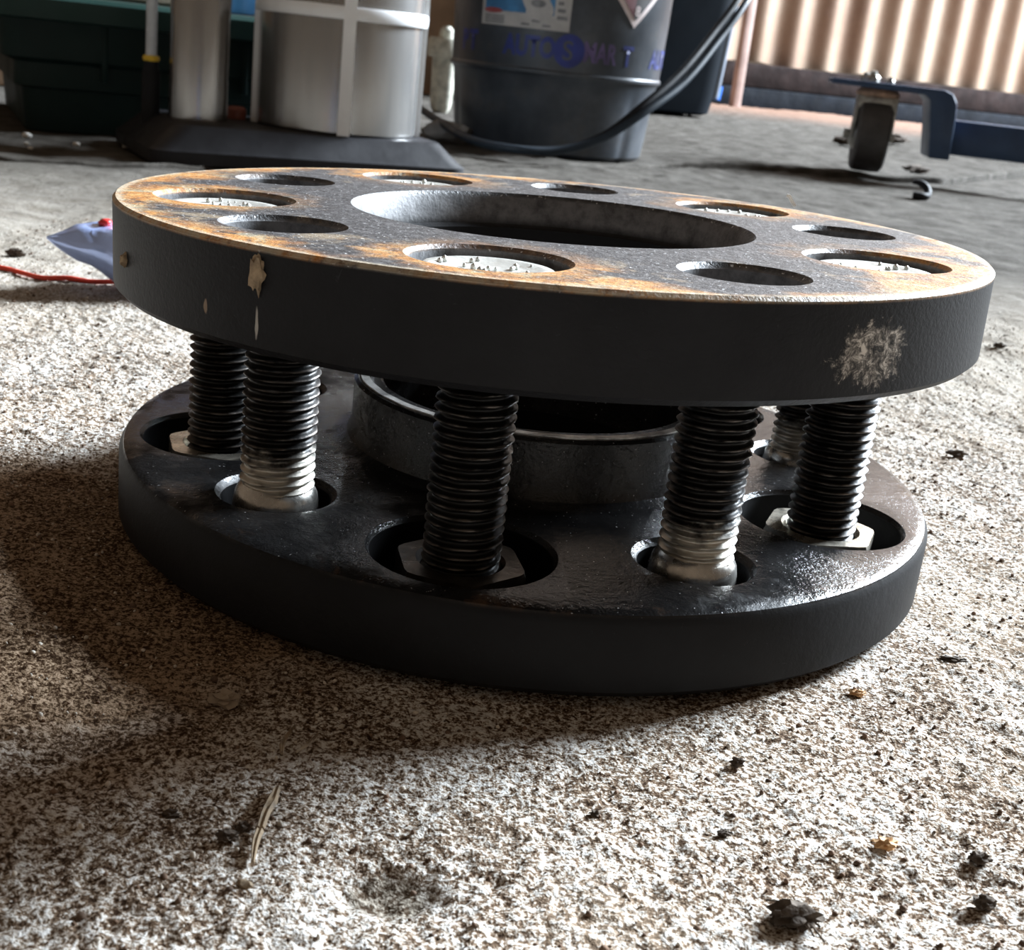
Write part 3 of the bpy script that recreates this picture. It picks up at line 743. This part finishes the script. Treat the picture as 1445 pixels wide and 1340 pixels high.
# ------------------------------------------------------------------ timber boards behind
M_WOOD = plain('raw_brown_board', (0.30, 0.19, 0.115), 0.75, 0, 0.25, 12, 0.2, 90, 0.001)
w = at(15, 148); o = box_obj('plywood_board', -0.60, 0.16, 0.0, 0.016, 0.0, 0.5, M_WOOD, None, 0.0015)
o.location = (w.x - 0.02, w.y + 0.22, fz(w.x, w.y + 0.2)); o.rotation_euler = (R_(-4), 0, WA)
tag(o, 'brown plywood board leaning upright behind the green bin', 'board')
w = at(622, 150); o = box_obj('timber_board', -0.30, 0.10, 0.0, 0.022, 0.0, 0.9, M_WOOD, None, 0.0015)
o.location = (w.x, w.y + 0.30, fz(w.x, w.y + 0.3)); o.rotation_euler = (R_(-3), 0, WA)
tag(o, 'brown timber board standing behind the grey drum and filter bowl', 'board')

# filter bowl between tank and drum, and a grey rag by the foot
M_FB = plain('grubby_cream_plastic', (0.46, 0.45, 0.38), 0.5, 0, 0.3, 90, 0.2, 300, 0.0006)
w = at(621, 157); fb = tag(empty('filter_bowl', (w.x, w.y, fz(w.x, w.y) + 0.0003), 0.3), 'grubby cream filter bowl with a thick collar, between the tank and the grey drum', 'filter bowl')
lathe_obj('bowl', [(0, 0), (0.008, 0), (0.0110, 0.004), (0.0128, 0.012), (0.0142, 0.062), (0, 0.062)], M_FB, fb, 24, rad=lambda r, z, a: r * (1 + 0.03 * math.cos(6 * a)))
lathe_obj('collar', [(0, 0.0615), (0.0195, 0.0615), (0.0205, 0.064), (0.0205, 0.080), (0.0185, 0.083), (0, 0.083)], M_FB, fb, 24, rad=lambda r, z, a: r * (1 + 0.02 * math.cos(12 * a)))
lathe_obj('valve_stem', [(0, 0.0825), (0.009, 0.0825), (0.008, 0.092), (0.004, 0.096), (0, 0.096)], M_FB, fb, 20)
M_RAG = plain('grey_rag', (0.20, 0.19, 0.18), 0.9, 0, 0.2, 60, 0.4, 300, 0.001)
w = fpt(628, 202); o = lump_obj('shop_rag', (0.020, 0.016, 0.009), M_RAG, None, 3, 0.4, 3, w)
tag(o, 'crumpled grey rag on the floor right of the black extractor foot', 'rag')

# ------------------------------------------------------------------ grey drum with print
def drum_mat():
    t = NT('cloudy_grey_plastic'); n = t.noise(18, 5, 0.6); s = t.noise(70, 4, 0.6)
    c = t.ramp(n, [(0.3, (0.018, 0.023, 0.030)), (0.52, (0.046, 0.053, 0.063)), (0.72, (0.095, 0.102, 0.112))])
    c = t.mix(t.mapr(s, 0.52, 0.72, 0, 0.35), c, (0.06, 0.052, 0.046))
    return t.out(c, 0.36, 0.0, t.bump(s, 0.1, 0.001), 0.35)
M_DRUM = drum_mat()
DC = Vector((-0.0045, 0.935)); dz = fz(DC.x, DC.y) + 0.0003
drum = tag(empty('drum', (DC.x, DC.y, dz), 0), 'tapered grey plastic drum with blue print, a label and a hazard diamond', 'drum')
def drum_rad(r, z, a):
    if r < 0.05 or z > 0.060: return r
    k = max(0.0, math.cos(a * 9)) ** 6
    return r - 0.0018 * k * min(1, (0.060 - z) / 0.02)
DPROF = [(0, 0.001), (0.076, 0.001), (0.082, 0.0), (0.0850, 0.003), (0.0872, 0.020), (0.0895, 0.045), (0.0910, 0.060), (0.0925, 0.0630), (0.0945, 0.0645), (0.0945, 0.0665), (0.0930, 0.0680), (0.0950, 0.115), (0.0965, 0.17), (0.0970, 0.215), (0.090, 0.235), (0.04, 0.245), (0.0, 0.245)]
DPROF = [(r * 0.965, z) for r, z in DPROF]
lathe_obj('drum_body', DPROF, M_DRUM, drum, 144, rad=drum_rad, smooth=30)
lathe_obj('screw_cap', [(0, 0.244), (0.022, 0.244), (0.022, 0.262), (0.02, 0.264), (0, 0.264)], M_BLK, drum, 40, rad=lambda r, z, a: r + (0.0006 * math.cos(20 * a) if r > 0.021 else 0), loc=(0.035, 0, 0))
lathe_obj('drum_handle', [(0.012, 0.2445), (0.015, 0.2445), (0.015, 0.258), (0.012, 0.258)], M_DRUM, drum, 24, closed=True, loc=(-0.035, 0, 0))
def drum_r(z):
    for (r0, z0), (r1, z1) in zip(DPROF[3:], DPROF[4:]):
        if z0 <= z <= z1 and z1 > z0: return r0 + (r1 - r0) * (z - z0) / (z1 - z0)
    return 0.0965
DA = math.atan2(CAM.y - DC.y, CAM.x - DC.x)
def wrap(s, z, off): # s = distance along the wall, right positive as seen from outside the front
    r = drum_r(z) + off; a = DA + s / 0.095
    return (r * math.cos(a), r * math.sin(a), z)
def drum_patch(name, poly_s, mat, off=0.0004, label=None, parent=None, thick=0.0003):
    bm = bmesh.new(); vs = [bm.verts.new((s, z, 0)) for s, z in poly_s]; bm.faces.new(vs)
    bmesh.ops.triangulate(bm, faces=bm.faces)
    for _ in range(4): 
        es = [e for e in bm.edges if e.calc_length() > 0.006]
        if es: bmesh.ops.subdivide_edges(bm, edges=es, cuts=1, use_grid_fill=False); bmesh.ops.triangulate(bm, faces=bm.faces)
    ex = bmesh.ops.extrude_face_region(bm, geom=list(bm.faces))
    for g in ex['geom']:
        if isinstance(g, bmesh.types.BMVert): g.co.z = thick
    for v in bm.verts: v.co = Vector(wrap(v.co.x, v.co.y, off + v.co.z))
    o = bmobj(name, bm, mat, parent or drum)
    if label: o['label'] = label
    return o
def rect(s0, s1, z0, z1, sk=0.0): return [(s0, z0), (s1, z0 + sk), (s1, z1 + sk), (s0, z1)]
def text_poly(txt, size, bold=0.0):
    cu = bpy.data.curves.new('t', 'FONT'); cu.body = txt; cu.size = size; cu.offset = bold
    cu.align_x = 'LEFT'; o = bpy.data.objects.new('t', cu); C.objects.link(o)
    dg = bpy.context.evaluated_depsgraph_get(); dg.update()
    me = bpy.data.meshes.new_from_object(o.evaluated_get(dg)); bpy.data.objects.remove(o); return me
def drum_text(name, txt, size, s0, z0, mat, bold=0.0, parent=None, off=0.0004, sx=1.0):
    me = text_poly(txt, size, bold); bm = bmesh.new(); bm.from_mesh(me)
    bmesh.ops.triangulate(bm, faces=bm.faces)
    for _ in range(2):
        es = [e for e in bm.edges if e.calc_length() > 0.005]
        if es: bmesh.ops.subdivide_edges(bm, edges=es, cuts=1); bmesh.ops.triangulate(bm, faces=bm.faces)
    wd = max(v.co.x for v in bm.verts) * sx
    for v in bm.verts: v.co = Vector(wrap(s0 + v.co.x * sx, z0 + v.co.y, off))
    bmesh.ops.recalc_face_normals(bm, faces=bm.faces)
    o = bmobj(name, bm, mat, parent or drum); return o, wd
M_INK = plain('faded_blue_print', (0.014, 0.026, 0.17), 0.5, 0, 0.25, 60)
M_INK2 = plain('faded_violet_print', (0.10, 0.07, 0.17), 0.5, 0, 0.35, 60)
TS = 0.0212; TZ = 0.0772
drum_text('printed_letters', 'RT', TS, -0.1005, TZ, M_INK, 0.0008, sx=0.9)
drum_text('printed_letters', 'AUTO', TS, -0.0475, TZ, M_INK, 0.0009, sx=0.76)
drum_text('printed_letters', 'MAR', TS, 0.0215, TZ, M_INK2, 0.0007, sx=0.70)
drum_text('printed_letters', 'T', TS, 0.0590, TZ, M_INK, 0.0008, sx=0.85)
drum_text('printed_letters', 'AUTO', TS, 0.0960, TZ, M_INK, 0.0005, sx=0.86)
cz = TZ + 0.0065; emb = drum_patch('round_emblem', [(0.0095 + 0.0132 * math.cos(2 * math.pi * i / 28), cz + 0.0128 * math.sin(2 * math.pi * i / 28)) for i in range(28)], M_INK, 0.0003)
drum_text('emblem_letter', 'S', 0.021, 0.0035, cz - 0.0070, M_DRUM, 0.0002, emb, 0.0008)
M_LABEL = plain('soiled_label_paper', (0.40, 0.38, 0.36), 0.6, 0, 0.12, 80)
M_LBLUE = plain('label_blue', (0.035, 0.16, 0.33), 0.5, 0, 0.25, 60)
M_LRED = plain('label_red', (0.30, 0.06, 0.06), 0.5, 0, 0.2, 60)
M_LGREY = plain('label_grey_text', (0.17, 0.17, 0.17), 0.6, 0, 0.3, 200)
lab = drum_patch('label_sheet', rect(-0.0730, 0.0075, 0.0975, 0.205, 0.0), M_LABEL, 0.0003, 'soiled printed product label')
drum_patch('blue_panel', rect(-0.0690, -0.0060, 0.1085, 0.200), M_LBLUE, 0.0007, None, lab)
drum_patch('red_oval', [(-0.0600 + 0.0095 * math.cos(2 * math.pi * i / 16), 0.1085 + 0.0020 * math.sin(2 * math.pi * i / 16)) for i in range(16)], M_LRED, 0.0012, None, lab)
drum_patch('picture_splash', [(-0.0200 + (0.0125 + 0.0025 * math.sin(5 * i)) * math.cos(2 * math.pi * i / 20), 0.1150 + (0.0115 + 0.002 * math.cos(7 * i)) * math.sin(2 * math.pi * i / 20)) for i in range(20)], M_LABEL, 0.0013, None, lab)
drum_patch('picture_splash', [(-0.0195 + 0.0062 * math.cos(2 * math.pi * i / 14), 0.1165 + 0.0030 * math.sin(2 * math.pi * i / 14)) for i in range(14)], M_LGREY, 0.0018, None, lab)
for k in range(3): drum_patch('print_line', rect(-0.0690, -0.0490, 0.0993 + k * 0.0022, 0.1006 + k * 0.0022), M_LGREY, 0.0007, None, lab)
for k in range(3): drum_patch('print_line', rect(-0.0330 + k * 0.009, -0.0260 + k * 0.009, 0.0995 + (k % 2) * 0.003, 0.1012 + (k % 2) * 0.003), M_LGREY, 0.0007, None, lab)
for k in range(14): drum_patch('print_line', rect(-0.0035, 0.0050 - 0.002 * (k % 3), 0.1060 + k * 0.0055, 0.1088 + k * 0.0055), M_LGREY, 0.0007, None, lab)
M_DWHT = plain('diamond_border', (0.62, 0.52, 0.50), 0.5, 0, 0.1, 60)
M_DRED = plain('diamond_red', (0.22, 0.10, 0.11), 0.5, 0, 0.25, 60)
M_DBLK = plain('diamond_black', (0.05, 0.045, 0.045), 0.5, 0, 0.2, 60)
ds, dzc, dh = 0.0660, 0.1470, 0.0405
dia = drum_patch('hazard_diamond', [(ds - dh, dzc), (ds, dzc - dh), (ds + dh, dzc), (ds, dzc + dh)], M_DWHT, 0.0004, 'hazard diamond with a pale pink border')
hi = dh - 0.0060
drum_patch('diamond_half', [(ds - hi, dzc), (ds - 0.002, dzc - hi + 0.002), (ds - 0.002, dzc + hi - 0.002)], M_DRED, 0.0009, None, dia)
drum_patch('diamond_half', [(ds - 0.002, dzc - hi + 0.002), (ds, dzc - hi), (ds + hi, dzc), (ds, dzc + hi), (ds - 0.002, dzc + hi - 0.002)], M_DBLK, 0.0009, None, dia)
drum_text('class_number', '8', 0.0105, ds - 0.0022, dzc - hi + 0.0035, M_DWHT, 0.0002, dia, 0.0022)

# ------------------------------------------------------------------ black hoses sagging past the drum
hp = [at_depth(560, 130, 1.22), at_depth(615, 168, 1.12), at_depth(660, 195, 1.05), at_depth(720, 209, 1.02), at_depth(790, 211, 1.03), at_depth(850, 192, 1.04), at_depth(905, 151, 1.05), at_depth(960, 103, 1.08), at_depth(1010, 42, 1.12), at_depth(1045, -6, 1.15), at_depth(1075, -60, 1.2), at_depth(1090, -120, 1.25)]
hp = [Vector((p.x, p.y, max(p.z, fz(p.x, p.y) + 0.0042))) for p in hp]
V, F = tube_mesh(spline(hp, 10), 0.0031, 12)
tag(pyobj('air_hose', V, F, M_BLK, None, 60), 'upper strand of black hose sagging in front of the grey drum', 'hose')
M_HOSE2 = plain('blue_black_hose', (0.020, 0.030, 0.042), 0.5, 0, 0.15, 60, spec=0.25)
hp2 = [p + Vector((0.0012 + 0.0032 * min(1, max(0, (k - 4) / 3)), -0.0012, -0.0062 * min(1, max(0, (k - 5) / 2)))) + Vector((0, -0.0050 * max(0, 1 - max(0, k - 4) / 3), 0)) for k, p in enumerate(hp)]
hp2 = [Vector((p.x, p.y, max(p.z, fz(p.x, p.y) + 0.0042))) for p in hp2]
V, F = tube_mesh(spline(hp2, 10), 0.0031, 12)
tag(pyobj('air_hose', V, F, M_HOSE2, None, 60), 'lower blue-black strand of the hose pair sagging in front of the grey drum', 'hose')

# ------------------------------------------------------------------ dark tub right of the drum
M_DARK = plain('blue_black_plastic', (0.005, 0.008, 0.012), 0.7, 0, 0.15, 20, spec=0.06)
M_GREYB = plain('grey_blue_lit_corner', (0.20, 0.23, 0.28), 0.4, 0, 0.1, 30)
M_BTRIM = plain('blue_trim', (0.03, 0.09, 0.30), 0.4, 0, 0.15, 30)
q = at(1018, 176); tub = tag(empty('waste_tub', (q.x - 0.115 * E1.x + 0.12 * E2.x, q.y - 0.115 * E1.y + 0.12 * E2.y, fz(q.x, q.y) + 0.002), WA), 'tall dark blue-black tub with a blue corner trim behind the grey drum', 'tub')
V, F = loft([rrect(0.110, 0.100, 0.045, 0.0, 8), rrect(0.117, 0.107, 0.045, 0.004, 8), rrect(0.121, 0.111, 0.045, 0.03, 8), rrect(0.140, 0.130, 0.045, 0.40, 8), rrect(0.146, 0.136, 0.045, 0.402, 8), rrect(0.146, 0.136, 0.045, 0.42, 8)])
pyobj('tub_body', V, F, M_DARK, tub, 30)
V, F = loft([rrect(0.150, 0.140, 0.045, 0.4195, 8), rrect(0.150, 0.140, 0.045, 0.440, 8), rrect(0.12, 0.11, 0.045, 0.45, 8)])
pyobj('tub_lid', V, F, M_DARK, tub, 30)
def slat(name, x0, y0, x1, y1, z0, z1, r, mat, parent):
    V, F = tube_mesh([(x0, y0, z0), ((x0 + x1) / 2, (y0 + y1) / 2, (z0 + z1) / 2), (x1, y1, z1)], r, 10); return pyobj(name, V, F, mat, parent, 50)
slat('lit_corner', 0.112, -0.092, 0.130, -0.110, 0.028, 0.40, 0.0075, M_GREYB, tub)  # strip added for the lit rounded corner, its light put into the grey
slat('blue_strip', 0.1215, -0.080, 0.1405, -0.098, 0.030, 0.40, 0.0065, M_BTRIM, tub)
slat('blue_foot', 0.121, -0.083, 0.1235, -0.083, 0.026, 0.046, 0.0085, plain('vivid_blue_plastic', (0.02, 0.14, 0.55), 0.4), tub)
M_PLANK = plain('pale_pinkish_timber', (0.50, 0.37, 0.33), 0.7, 0, 0.2, 15)
q = at(1031, 146)
o = box_obj('timber_batten', -0.010, 0.010, -0.008, 0.008, 0, 0.7, M_PLANK, None, 0.001); q = at(1036, 154); o.location = (q.x, q.y, fz(q.x, q.y)); o.rotation_euler = (0, 0, WA)
tag(o, 'pale pinkish timber batten standing right of the dark tub', 'batten')

# ------------------------------------------------------------------ blue dolly on a caster
M_BF = plain('navy_painted_steel', (0.028, 0.060, 0.125), 0.42, 0.1, 0.15, 40, 0.1, 300, 0.0005)
M_ZN = plain('dull_zinc', (0.34, 0.33, 0.30), 0.4, 0.7, 0.3, 120)
M_RST = plain('rusty_raceway', (0.40, 0.26, 0.18), 0.6, 0.3, 0.35, 120)
M_WH = plain('worn_black_tyre', (0.050, 0.046, 0.044), 0.6, 0, 0.25, 80)
q = at(1217, 250); dzf = float(fz(q.x, q.y)) + 0.0012
dol = tag(empty('wheeled_dolly', (q.x, q.y, dzf), R_(-8)), 'navy blue steel dolly frame on a black caster in front of the corrugated wall', 'dolly')
H = CAM.z - dzf
pl = prism_obj('bracket', [(-0.045, H - 0.0045), (0.040, H - 0.0055), (0.0455, H - 0.010), (0.049, H - 0.030), (0.0535, 0.020), (0.0720, 0.020), (0.0705, H - 0.022), (0.0690, H - 0.010), (0.0640, H - 0.0025), (0.0560, H + 0.0005), (-0.045, H + 0.0005)], -0.022, 0.040, M_BF, dol, 0.0012)
box_obj('rail', 0.069, 0.60, 0.004, 0.030, 0.024, H - 0.025, M_BF, dol, 0.002)
for bx, by, rr in ((-0.008, -0.008, 0.0065), (0.010, 0.012, 0.0042), (-0.012, 0.022, 0.0055)):
    lathe_obj('bolt', [(0, H), (rr, H), (rr, H + rr * 0.7), (rr * 0.75, H + rr), (rr * 0.5, H + rr), (rr * 0.5, H + rr * 1.5), (0, H + rr * 1.6)], M_ZN, dol, 6, loc=(bx, by, 0), smooth=20)
lathe_obj('raceway', [(0, H - 0.0125), (0.0185, H - 0.0125), (0.0200, H - 0.011), (0.0200, H - 0.0085), (0.0180, H - 0.0065), (0.016, H - 0.0045), (0, H - 0.0045)], M_RST, dol, 40)
fork = prism_obj('fork', [(-0.0185, H - 0.012), (-0.0185, 0.030), (-0.0165, 0.030), (-0.0160, H - 0.024), (0.0160, H - 0.024), (0.0165, 0.030), (0.0185, 0.030), (0.0185, H - 0.012)], -0.013, 0.013, M_ZN, dol, 0.0006)
lathe_obj('axle_bolt', [(0, -0.025), (0.0042, -0.025), (0.0042, 0.022), (0, 0.022)], M_ZN, dol, 6, loc=(0, 0, 0.0325)).rotation_euler = (0, R_(90), 0)
wh = lathe_obj('wheel', [(0, -0.0145), (0.020, -0.0145), (0.022, -0.0150), (0.029, -0.0150), (0.0322, -0.0125), (0.0328, -0.006), (0.0328, 0.006), (0.0322, 0.0125), (0.029, 0.0150), (0.022, 0.0150), (0.020, 0.0145), (0, 0.0145)], M_WH, dol, 56, smooth=40)
wh.location = (0, 0, 0.0328); wh.rotation_euler = (0, R_(90), 0)
lathe_obj('hub_cap', [(0, -0.019), (0.010, -0.019), (0.014, -0.0145), (0, -0.0145)], M_ZN, wh, 28)

# dirt gathered round the caster, curl of rubber
M_DIRT = plain('dark_dirt', (0.085, 0.062, 0.044), 0.95, 0, 0.4, 300, 0.6, 500, 0.001)
for k, (px, py, s, lab_) in enumerate([(1190, 212, 0.011, 'dark clod of dirt on the floor left of the caster wheel'), (1262, 213, 0.012, 'greenish dark clod of dirt on the floor right of the caster wheel'), (1290, 250, 0.009, 'flat dirt clod between the caster wheel and the rubber curl')]):
    o = lump_obj('dirt_clod', (s * 1.3, s, s * 0.45), M_DIRT, None, k + 20, 0.6, 3, fpt(px, py, 0.0003), 2.2); tag(o, lab_, 'dirt clod')
p = fpt(1293, 279, 0.004)
arc = [p + Vector((0.0085 * math.cos(a), 0.008 * math.sin(a), 0.0062 * math.sin(a) + 0.002)) for a in [R_(x) for x in range(-125, 130, 17)]]
arc = [Vector((q.x, q.y, max(q.z, fz(q.x, q.y) + 0.0030))) for q in arc]
V, F = tube_mesh(arc, [0.0030] * (len(arc) - 3) + [0.0026, 0.0022, 0.0016], 10)
tag(pyobj('rubber_curl', V, F, M_BLK, None, 60), 'curled black rubber offcut on the floor in front of the blue dolly', 'rubber offcut')
# pale crumbs before the green bin
M_CR = plain('white_plaster', (0.75, 0.73, 0.68), 0.85, 0, 0.1, 200)
for k, (px, py, s, lb) in enumerate([(38, 190, 0.0024, 'largest white crumb, under the left end of the green bin'), (38, 199, 0.0013, 'small white crumb just before the large crumb at the green bin'), (43, 206, 0.0012, 'white crumb third out from the left end of the green bin'), (108, 199, 0.0018, 'white crumb before the middle of the green bin'), (178, 202, 0.0020, 'white crumb beside the black extractor foot')]):
    tag(lump_obj('plaster_crumb', (s * 1.3, s, s * 0.8), M_CR, None, k + 3, 0.4, 2, fpt(px, py, -0.0002)), lb, 'crumb', 'white crumbs by the green bin')

# ------------------------------------------------------------------ foil pouch and red cord at the left
def pouch():
    pA = at(66, 352, 0.0130); n, m = 40, 24
    d = Vector((0.93, 0.36, 0)).normalized(); s = Vector((-d.y, d.x, 0))
    V, F = [], []
    for i in range(n + 1):
        u = i / n; L = 0.085 * u
        w = 0.0125 * min(1, u * 4.2) ** 0.8 * (1 - 0.15 * max(0, u - 0.6)) + 0.0002
        h = 0.0086 * min(1, u * 4.5) ** 0.9 * (1 - max(0, (u - 0.72) / 0.28) ** 2) + 0.00035
        zc = 0.0115 - 0.0045 * min(1, u * 3.2)
        for side in (0,):
            for j in range(m):
                a = 2 * math.pi * j / m; ca, sa = math.cos(a), math.sin(a)
                k = 1 + 0.30 * mnoise.noise(Vector((u * 9, ca * 1.5, sa * 1.5))) + 0.16 * mnoise.noise(Vector((u * 24, ca * 3, sa * 3 + 4)))
                V.append(Vector((pA.x, pA.y, 0)) + d * L + s * (w * math.copysign(abs(ca) ** 0.75, ca) * k + 0.004 * min(1, u * 4)) + Vector((0, 0, zc + h * math.copysign(abs(sa) ** 0.8, sa) * k)))
    for i in range(n):
        for j in range(m):
            j2 = (j + 1) % m; F.append((i * m + j, i * m + j2, (i + 1) * m + j2, (i + 1) * m + j))
    F.append(tuple(range(m - 1, -1, -1))); F.append(tuple(n * m + j for j in range(m)))
    zmin = min(v.z for v in V); g = fz(pA.x + 0.03, pA.y)
    V = [v - Vector((0, 0, zmin - g - 0.0006)) for v in V]
    return V, F
M_FOIL = plain('pale_blue_foil', (0.46, 0.58, 0.95), 0.18, 0.40, 0.05, 60, 0.35, 160, 0.001)
M_REDP = plain('red_print', (0.65, 0.03, 0.03), 0.35)
pv, pf = pouch(); po = tag(empty('foil_pouch', (pv[0].x, pv[0].y, 0), 0), 'crumpled silvery blue foil pouch on the floor behind the left of the spacers', 'pouch')
pyobj('pouch_body', [v - po.location for v in pv], pf, M_FOIL, po, 60)
def seen_x(v): return IW / 2 + FPX * ((v - CAM).dot(RT) / (v - CAM).dot(FW))
rv = max((v for v in pv if 146 < seen_x(v) < 159), key=lambda v: v.z)
lump_obj('red_corner', (0.0022, 0.0026, 0.0013), M_REDP, po, 8, 0.25, 2, rv - po.location - Vector((0, 0.0005, 0.0006)))['label'] = 'red torn corner'
M_CORD = plain('orange_red_cord', (0.78, 0.06, 0.025), 0.5, 0, 0.15, 200)
cp = [fpt(x, y, 0.0009) for x, y in ((-120, 372), (-50, 378), (0, 384), (30, 390), (60, 399), (95, 403), (130, 404), (168, 405), (230, 402), (300, 396))]
V, F = tube_mesh(spline(cp, 8), 0.0008, 8)
tag(pyobj('cord', V, F, M_CORD, None, 60), 'thin orange-red cord lying on the concrete at the left of the spacers', 'cord')

# ------------------------------------------------------------------ litter on the near concrete
M_STRAW = plain('dry_straw', (0.27, 0.20, 0.125), 0.7, 0, 0.35, 400, 0.5, 900, 0.0005)
tw = tag(empty('grass_stem', fpt(375, 1130), 0), 'dry broken grass stem lying on the concrete at the front left', 'grass stem')
def strip(name, pts, wds, parent, lift=0.0006, thick=0.00045):
    P = [fpt(x, y, lift) - parent.location for x, y in pts]; P = spline(P, 6); m = len(P)
    W = np.interp(np.linspace(0, 1, m), np.linspace(0, 1, len(wds)), wds)
    V, F = [], []
    for k, p in enumerate(P):
        t = (P[min(k + 1, m - 1)] - P[max(k - 1, 0)]).normalized(); s = t.cross(Vector((0, 0, 1))).normalized()
        for a, b in ((-1, 0), (-0.5, 1), (0.15, 0.55), (0.6, 1), (1, 0), (0, -0.5)): V.append(p + s * (W[k] * a) + Vector((0, 0, thick * b)))
    for k in range(m - 1):
        for j in range(6):
            j2 = (j + 1) % 6; F.append((k * 6 + j, k * 6 + j2, k * 6 + 6 + j2, k * 6 + 6 + j))
    F.append((5, 4, 3, 2, 1, 0)); F.append(tuple((m - 1) * 6 + j for j in range(6)))
    return pyobj(name, V, F, M_STRAW, parent, 60)
strip('stem', [(392, 1098), (384, 1120), (375, 1140), (368, 1158)], [0.0004, 0.0007, 0.0006, 0.0005], tw)
strip('lower_stem', [(367, 1160), (361, 1180), (357, 1205)], [0.0005, 0.00045, 0.0002], tw)
strip('blade', [(398, 1058), (399, 1045), (404, 1034), (416, 1021)], [0.0002, 0.0004, 0.0003, 0.0001], tw, 0.0014, 0.0003)
strip('blade', [(418, 1056), (434, 1044), (449, 1031)], [0.0001, 0.0003, 0.0001], tw, 0.0014, 0.0003)
lump_obj('seed_head', (0.0009, 0.0006, 0.0005), M_STRAW, tw, 4, 0.4, 2, fpt(346, 1235) - tw.location)
M_CHIP = plain('grey_brown_stone', (0.40, 0.32, 0.24), 0.75, 0, 0.15, 200, 0.3, 500, 0.0005)
M_ORG = plain('orange_stone', (0.70, 0.42, 0.20), 0.75, 0, 0.2, 200)
for px, py, sz, mt, lb, nm_ in [
    (320, 975, (0.0018, 0.0013, 0.0011), M_CHIP, 'flat grey-brown stone chip in the shade at the left of the spacers', 'stone_chip'),
    (1212, 969, (0.0012, 0.0007, 0.0005), M_ORG, 'tiny orange chip on the concrete right of the lower spacer', 'stone_chip'),
    (1253, 1175, (0.0014, 0.0009, 0.0006), M_ORG, 'orange-white chip on the concrete at the lower right', 'stone_chip'),
    (345, 1152, (0.0012, 0.0009, 0.0007), M_DIRT, 'brown clod beside the middle of the dry grass stem', 'dirt_clod'),
    (322, 1170, (0.0016, 0.0011, 0.0007), M_DIRT, 'wide dark clod left of the dry grass stem', 'dirt_clod'),
    (242, 1130, (0.0012, 0.0009, 0.0006), M_DIRT, 'reddish brown clod at the front left of the shade', 'dirt_clod'),
    (1042, 1066, (0.0012, 0.0008, 0.0009), M_DIRT, 'small black clod on the bright concrete below the right of the spacer', 'dirt_clod'),
    (843, 1130, (0.0008, 0.0006, 0.0005), M_DIRT, 'tiny dark crumb below the middle of the spacer', 'dirt_clod'),
    (1024, 1160, (0.0010, 0.0007, 0.0006), M_DIRT, 'tiny dark crumb below the small black clod', 'dirt_clod'),
    (1345, 925, (0.0030, 0.0008, 0.0005), M_DIRT, 'thin dark flake at the right of the lower spacer', 'dirt_flake'),
    (1385, 1200, (0.0017, 0.0012, 0.0010), M_DIRT, 'dark clod near the right edge, upper of two', 'dirt_clod'),
    (1392, 1262, (0.0018, 0.0012, 0.0010), M_DIRT, 'dark clod near the right edge, lower of two', 'dirt_clod'),
    (1352, 636, (0.0028, 0.0014, 0.0012), M_DIRT, 'dark clod far back right of the spacers', 'dirt_clod'),
    (1410, 490, (0.0032, 0.0015, 0.0012), M_DIRT, 'dark flat clod beside the right rim of the upper spacer', 'dirt_clod'),
    (22, 355, (0.0040, 0.0018, 0.0022), M_DIRT, 'brown clod at the far left behind the red cord', 'dirt_clod')]:
    tag(lump_obj(nm_, tuple(q * (0.72 if mt is M_DIRT else 1.0) for q in sz), mt, None, int(px), 0.8, 3, fpt(px, py, -0.0002), 2.4), lb, 'stone' if 'stone' in nm_ else 'dirt')
tf = tag(empty('dirt_tuft', fpt(1125, 1275), 0), 'dark tuft of dirt and fibres on the concrete at the lower right', 'dirt')
rnd = random.Random(3)
lump_obj('clod', (0.0026, 0.0017, 0.0013), M_DIRT, tf, 31, 0.7, 3, (0, 0, -0.0003), 2.6)
V, F = [], []
for k in range(14):
    a = rnd.uniform(0, 6.28); l = rnd.uniform(0.0015, 0.0036); b = Vector((rnd.uniform(-0.0015, 0.0015), rnd.uniform(-0.001, 0.001), 0.0008))
    tube_mesh([b, b + Vector((l * 0.5 * math.cos(a), l * 0.5 * math.sin(a), 0.0008)), b + Vector((l * math.cos(a), l * math.sin(a), 0.0001))], 0.00013, 5, V, F)
fo = pyobj('fibres', V, F, M_DIRT, tf, 60); fo['kind'] = 'stuff'
